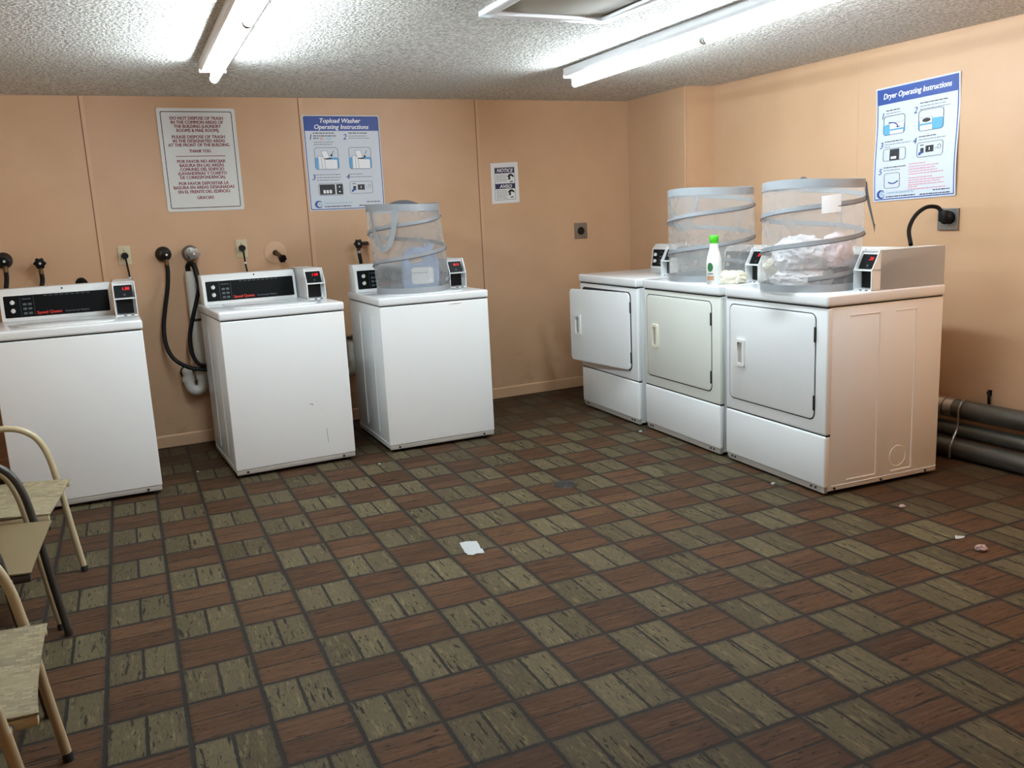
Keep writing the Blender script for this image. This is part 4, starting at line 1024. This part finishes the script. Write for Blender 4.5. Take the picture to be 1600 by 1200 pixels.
# ------------------------------------------------------------------ pipes low on the right wall
def long_pipe(label, off, z, r, taped=False, dz=0.0):
    p = tag(MB().cyl(RW(.45, z + dz, off), RW(3.9, z - dz * 0.6, off), r, n=24).build('steam_pipe', M['duct'], None, 50), label, 'pipe', 'dark pipes along the right wall')
    if taped:
        for s0, s1 in ((1.90, 1.975), (1.985, 2.03)):
            m = MB(); m.cyl(RW(s0, z + dz * .25, off), RW(s1, z + dz * .25, off), r + .002, n=24); m.build('foil_wrap', M['foil'], p)
long_pipe('topmost of three dark pipes along the right wall, foil wrapped near the dryer', .10, .240, .050, True, .010)
long_pipe('middle of three dark pipes along the right wall', .10, .130, .040)
long_pipe('lowest of three dark pipes along the right wall, resting on the floor', .165, .0505, .050)
t = thing('pipe_strap', 'narrow metal strap across the three dark pipes', 'bracket', RW(2.085, 0), RZ)
m = MB(); m.tube(bez([(0, -.10, .297), (0, -.135, .288), (.0, -.156, .250), (.002, -.158, .200), (.004, -.168, .150), (.008, -.200, .105), (.010, -.221, .060), (.010, -.223, .012)], 40), .006, 6); m.build('band', M['steel'], t)
t = thing('wall_hook', 'black hook on the right wall above the dark pipes', 'hook', RW(2.152, .300), RZ)
m = MB(); m.tube(bez([(-.012, -.002, .030), (-.006, -.02, .034), (.006, -.03, .022), (.008, -.03, -.010), (.004, -.022, -.032)], 16), .008, 8); m.build('prong', M['black'], t)
m = MB(); m.box((-.018, -.004, .012), (.002, -.0005, .044)); m.build('back_plate', M['black'], t, 0)

# ------------------------------------------------------------------ chairs
def chair(label, loc, rz, frame_m, seat_m, zs, hs, hl, group):
    """arm chair, x forward from the front feet line, y to its left"""
    t = thing('sling_armchair', label, 'chair', loc, rz, group)
    for s in (-1, 1):
        yy = s * hl
        fl_ = bez([(0, yy, .012), (-.022, yy, .18), (-.036, yy, .30), (-.050, yy, zs)], 12)
        m = MB(); m.tube(fl_, .0125, 12); lg = m.build('front_leg', frame_m, t)
        m = MB(); m.cyl((.001, yy, 0), (0, yy, .024), .0135, n=12); m.build('foot_cap', M['chair_dark'] if frame_m is M['chair_dark'] else M['gap'], lg)
        m = MB(); m.tube(bez([(-.050, yy, zs - .004), (-.066, yy, zs + .09), (-.092, yy, zs + .158), (-.128, yy, zs + .195), (-.175, yy, zs + .215), (-.24, yy, zs + .218), (-.34, yy, zs + .208), (-.47, yy, zs + .185), (-.52, yy, zs + .165)], 40), .0125, 12); m.build('armrest', frame_m, t)
        m = MB(); m.tube(bez([(-.50, yy, .012), (-.490, yy, .20), (-.485, yy, .34), (-.50, yy, .47), (-.535, yy, .66), (-.58, yy * .97, .86)], 24), .0125, 12); m.build('rear_leg', frame_m, t)
        m = MB(); m.box((-.47, s * hs - .010, zs - .026), (.004, s * hs + .010, zs - .002), .004); m.build('seat_rail', frame_m, t)
        m = MB(); m.cyl((-.045, s * hs, zs - .014), (-.045, yy, zs - .014), .006, n=8); m.cyl((-.46, s * hs, zs - .014), (-.488, yy, zs - .014), .006, n=8); m.build('spacer_bolt', M['steel'], t)
    m = MB(); m.tube(bez([(-.06, -hs, zs - .018), (-.06, -hs * .8, zs - .055), (-.06, hs * .8, zs - .055), (-.06, hs, zs - .018)], 16), .008, 10); m.tube(bez([(-.45, -hs, zs - .018), (-.45, -hs * .8, zs - .055), (-.45, hs * .8, zs - .055), (-.45, hs, zs - .018)], 16), .008, 10); m.build('cross_bar', frame_m, t)
    m = MB(); m.tube(bez([(-.58, -hl * .97, .86), (-.590, -hl * .6, .895), (-.594, 0, .905), (-.590, hl * .6, .895), (-.58, hl * .97, .86)], 20), .0125, 12); m.build('back_frame', frame_m, t)
    def seat(u, v):
        x = -.468 + .475 * u; yq = (2 * v - 1)
        sag = .020 * (1 - yq * yq) * math.sin(PI * min(1, max(0, .12 + .76 * (1 - u)))) + .014 * max(0, u - .8) / .2 * (1 - yq * yq)
        return Vector((x + (-.012 * (1 - yq * yq) if u > .9 else 0), yq * (hs + .009), zs + .002 - sag + .010 * math.sin(PI * u) * yq * yq))
    m = MB(); m.grid(16, 16, seat, .004); m.build('seat', seat_m, t, 60)
    m = MB(); m.grid(12, 14, lambda u, v: Vector((-.50 - .085 * u - .03 * (1 - (2 * v - 1) ** 2), (2 * v - 1) * (hl - .012), .47 + .41 * u)), .004); m.build('backrest', seat_m, t, 60)
    return t
ca = chair('cream tubular armchair with woven seat, farthest of the three chairs', (-.122, .145, 0), math.radians(-5.5), M['chair_cream'], M['weave'], .402, .217, .276, 'armchairs at the left edge')
chair('dark-framed armchair with smooth tan seat, middle of the three chairs', (-.135, -.465, 0), math.radians(-2.5), M['chair_dark'], M['tan_vinyl'], .420, .230, .272, 'armchairs at the left edge')
cc = copy_tree(ca)
cc.location = (-.076, -1.272, 0); cc.rotation_euler = (0, 0, math.radians(2.0)); cc['label'] = 'cream tubular armchair with woven seat, nearest the camera at lower left'

# ------------------------------------------------------------------ floor drain and litter
t = thing('floor_drain', 'round dark drain grate set in the floor before the dryers', 'drain', (2.086, .372, 0))
m = MB(); m.lathe([(0, .0015), (.046, .0015), (.048, .004), (.060, .004), (.064, .0005)], 32); m.build('rim', M['iron'], t)
m = MB()
for k in range(10):
    a = k * PI / 5; m.box((.018, -.005, .0018), (.042, .005, .0030), 0, 1, Matrix.Rotation(a, 4, 'Z'))
m.build('slot', M['gap'], t, 0)
def scrap(name, label, loc, poly, m_, h=.003, rz=0.0, curl=.004, cat='litter'):
    m = MB(); m.prism(poly, 0, .0007, 'z')
    bmesh.ops.subdivide_edges(m.bm, edges=list(m.bm.edges), cuts=1)
    for v in m.bm.verts: v.co.z += .001 + curl * abs(noise.noise(v.co * 60 + Vector((loc[0], loc[1], 0))))
    o = m.build(name, m_, None, 0); o.location = (loc[0], loc[1], .0002); o.rotation_euler = (0, 0, rz)
    return tag(o, label, cat, 'litter on the floor')
scrap('paper_scrap', 'torn white paper scrap in the middle of the open floor', (1.366, -.173), [(-0.026, 0.073), (0.0, 0.074), (0.045, 0.055), (0.038, 0.01), (0.028, -0.029), (0.033, -0.036), (0.024, -0.082), (-0.007, -0.075), (-0.026, -0.08), (-0.042, -0.066), (-0.045, -0.037), (-0.039, -0.009), (-0.034, 0.029)], M['litter'])
scrap('paper_scrap', 'small white paper scrap on the floor lower right of the photo', (3.079, -1.08), [(-.030, -.012), (.0, .014), (.034, -.004), (.012, -.016)], M['litter'], curl=.010)
def wad(name, label, loc, r, m_, seed):
    o = crumple(name, m_, (loc[0], loc[1], .0005), (r, r * .85, r * .55), seed, label, 'litter', .4, 'litter on the floor'); return o
wad('lint_wad', 'pinkish grey lint wad on the floor at the far lower right', (3.04, -1.212), .022, M['lint'], 1.3)
wad('tissue_wad', 'tiny white tissue wad under the front of the nearest dryer', (2.930, -.178), .011, M['litter'], 2.3)
wad('lint_wad', 'small grey lint wad on the floor right of the nearest dryer', (3.178, -.722), .014, M['lint'], 3.9)
wad('tissue_wad', 'tiny white tissue wad at the foot of the dryer with the open door', (2.962, 1.05), .010, M['litter'], 4.4)
wad('tissue_wad', 'white tissue speck on the floor between the left and middle washers', (.438, 1.70), .008, M['litter'], 5.1)
wad('tissue_wad', 'white tissue speck in front of the hamper washer', (1.374, 1.262), .008, M['litter'], 6.2)
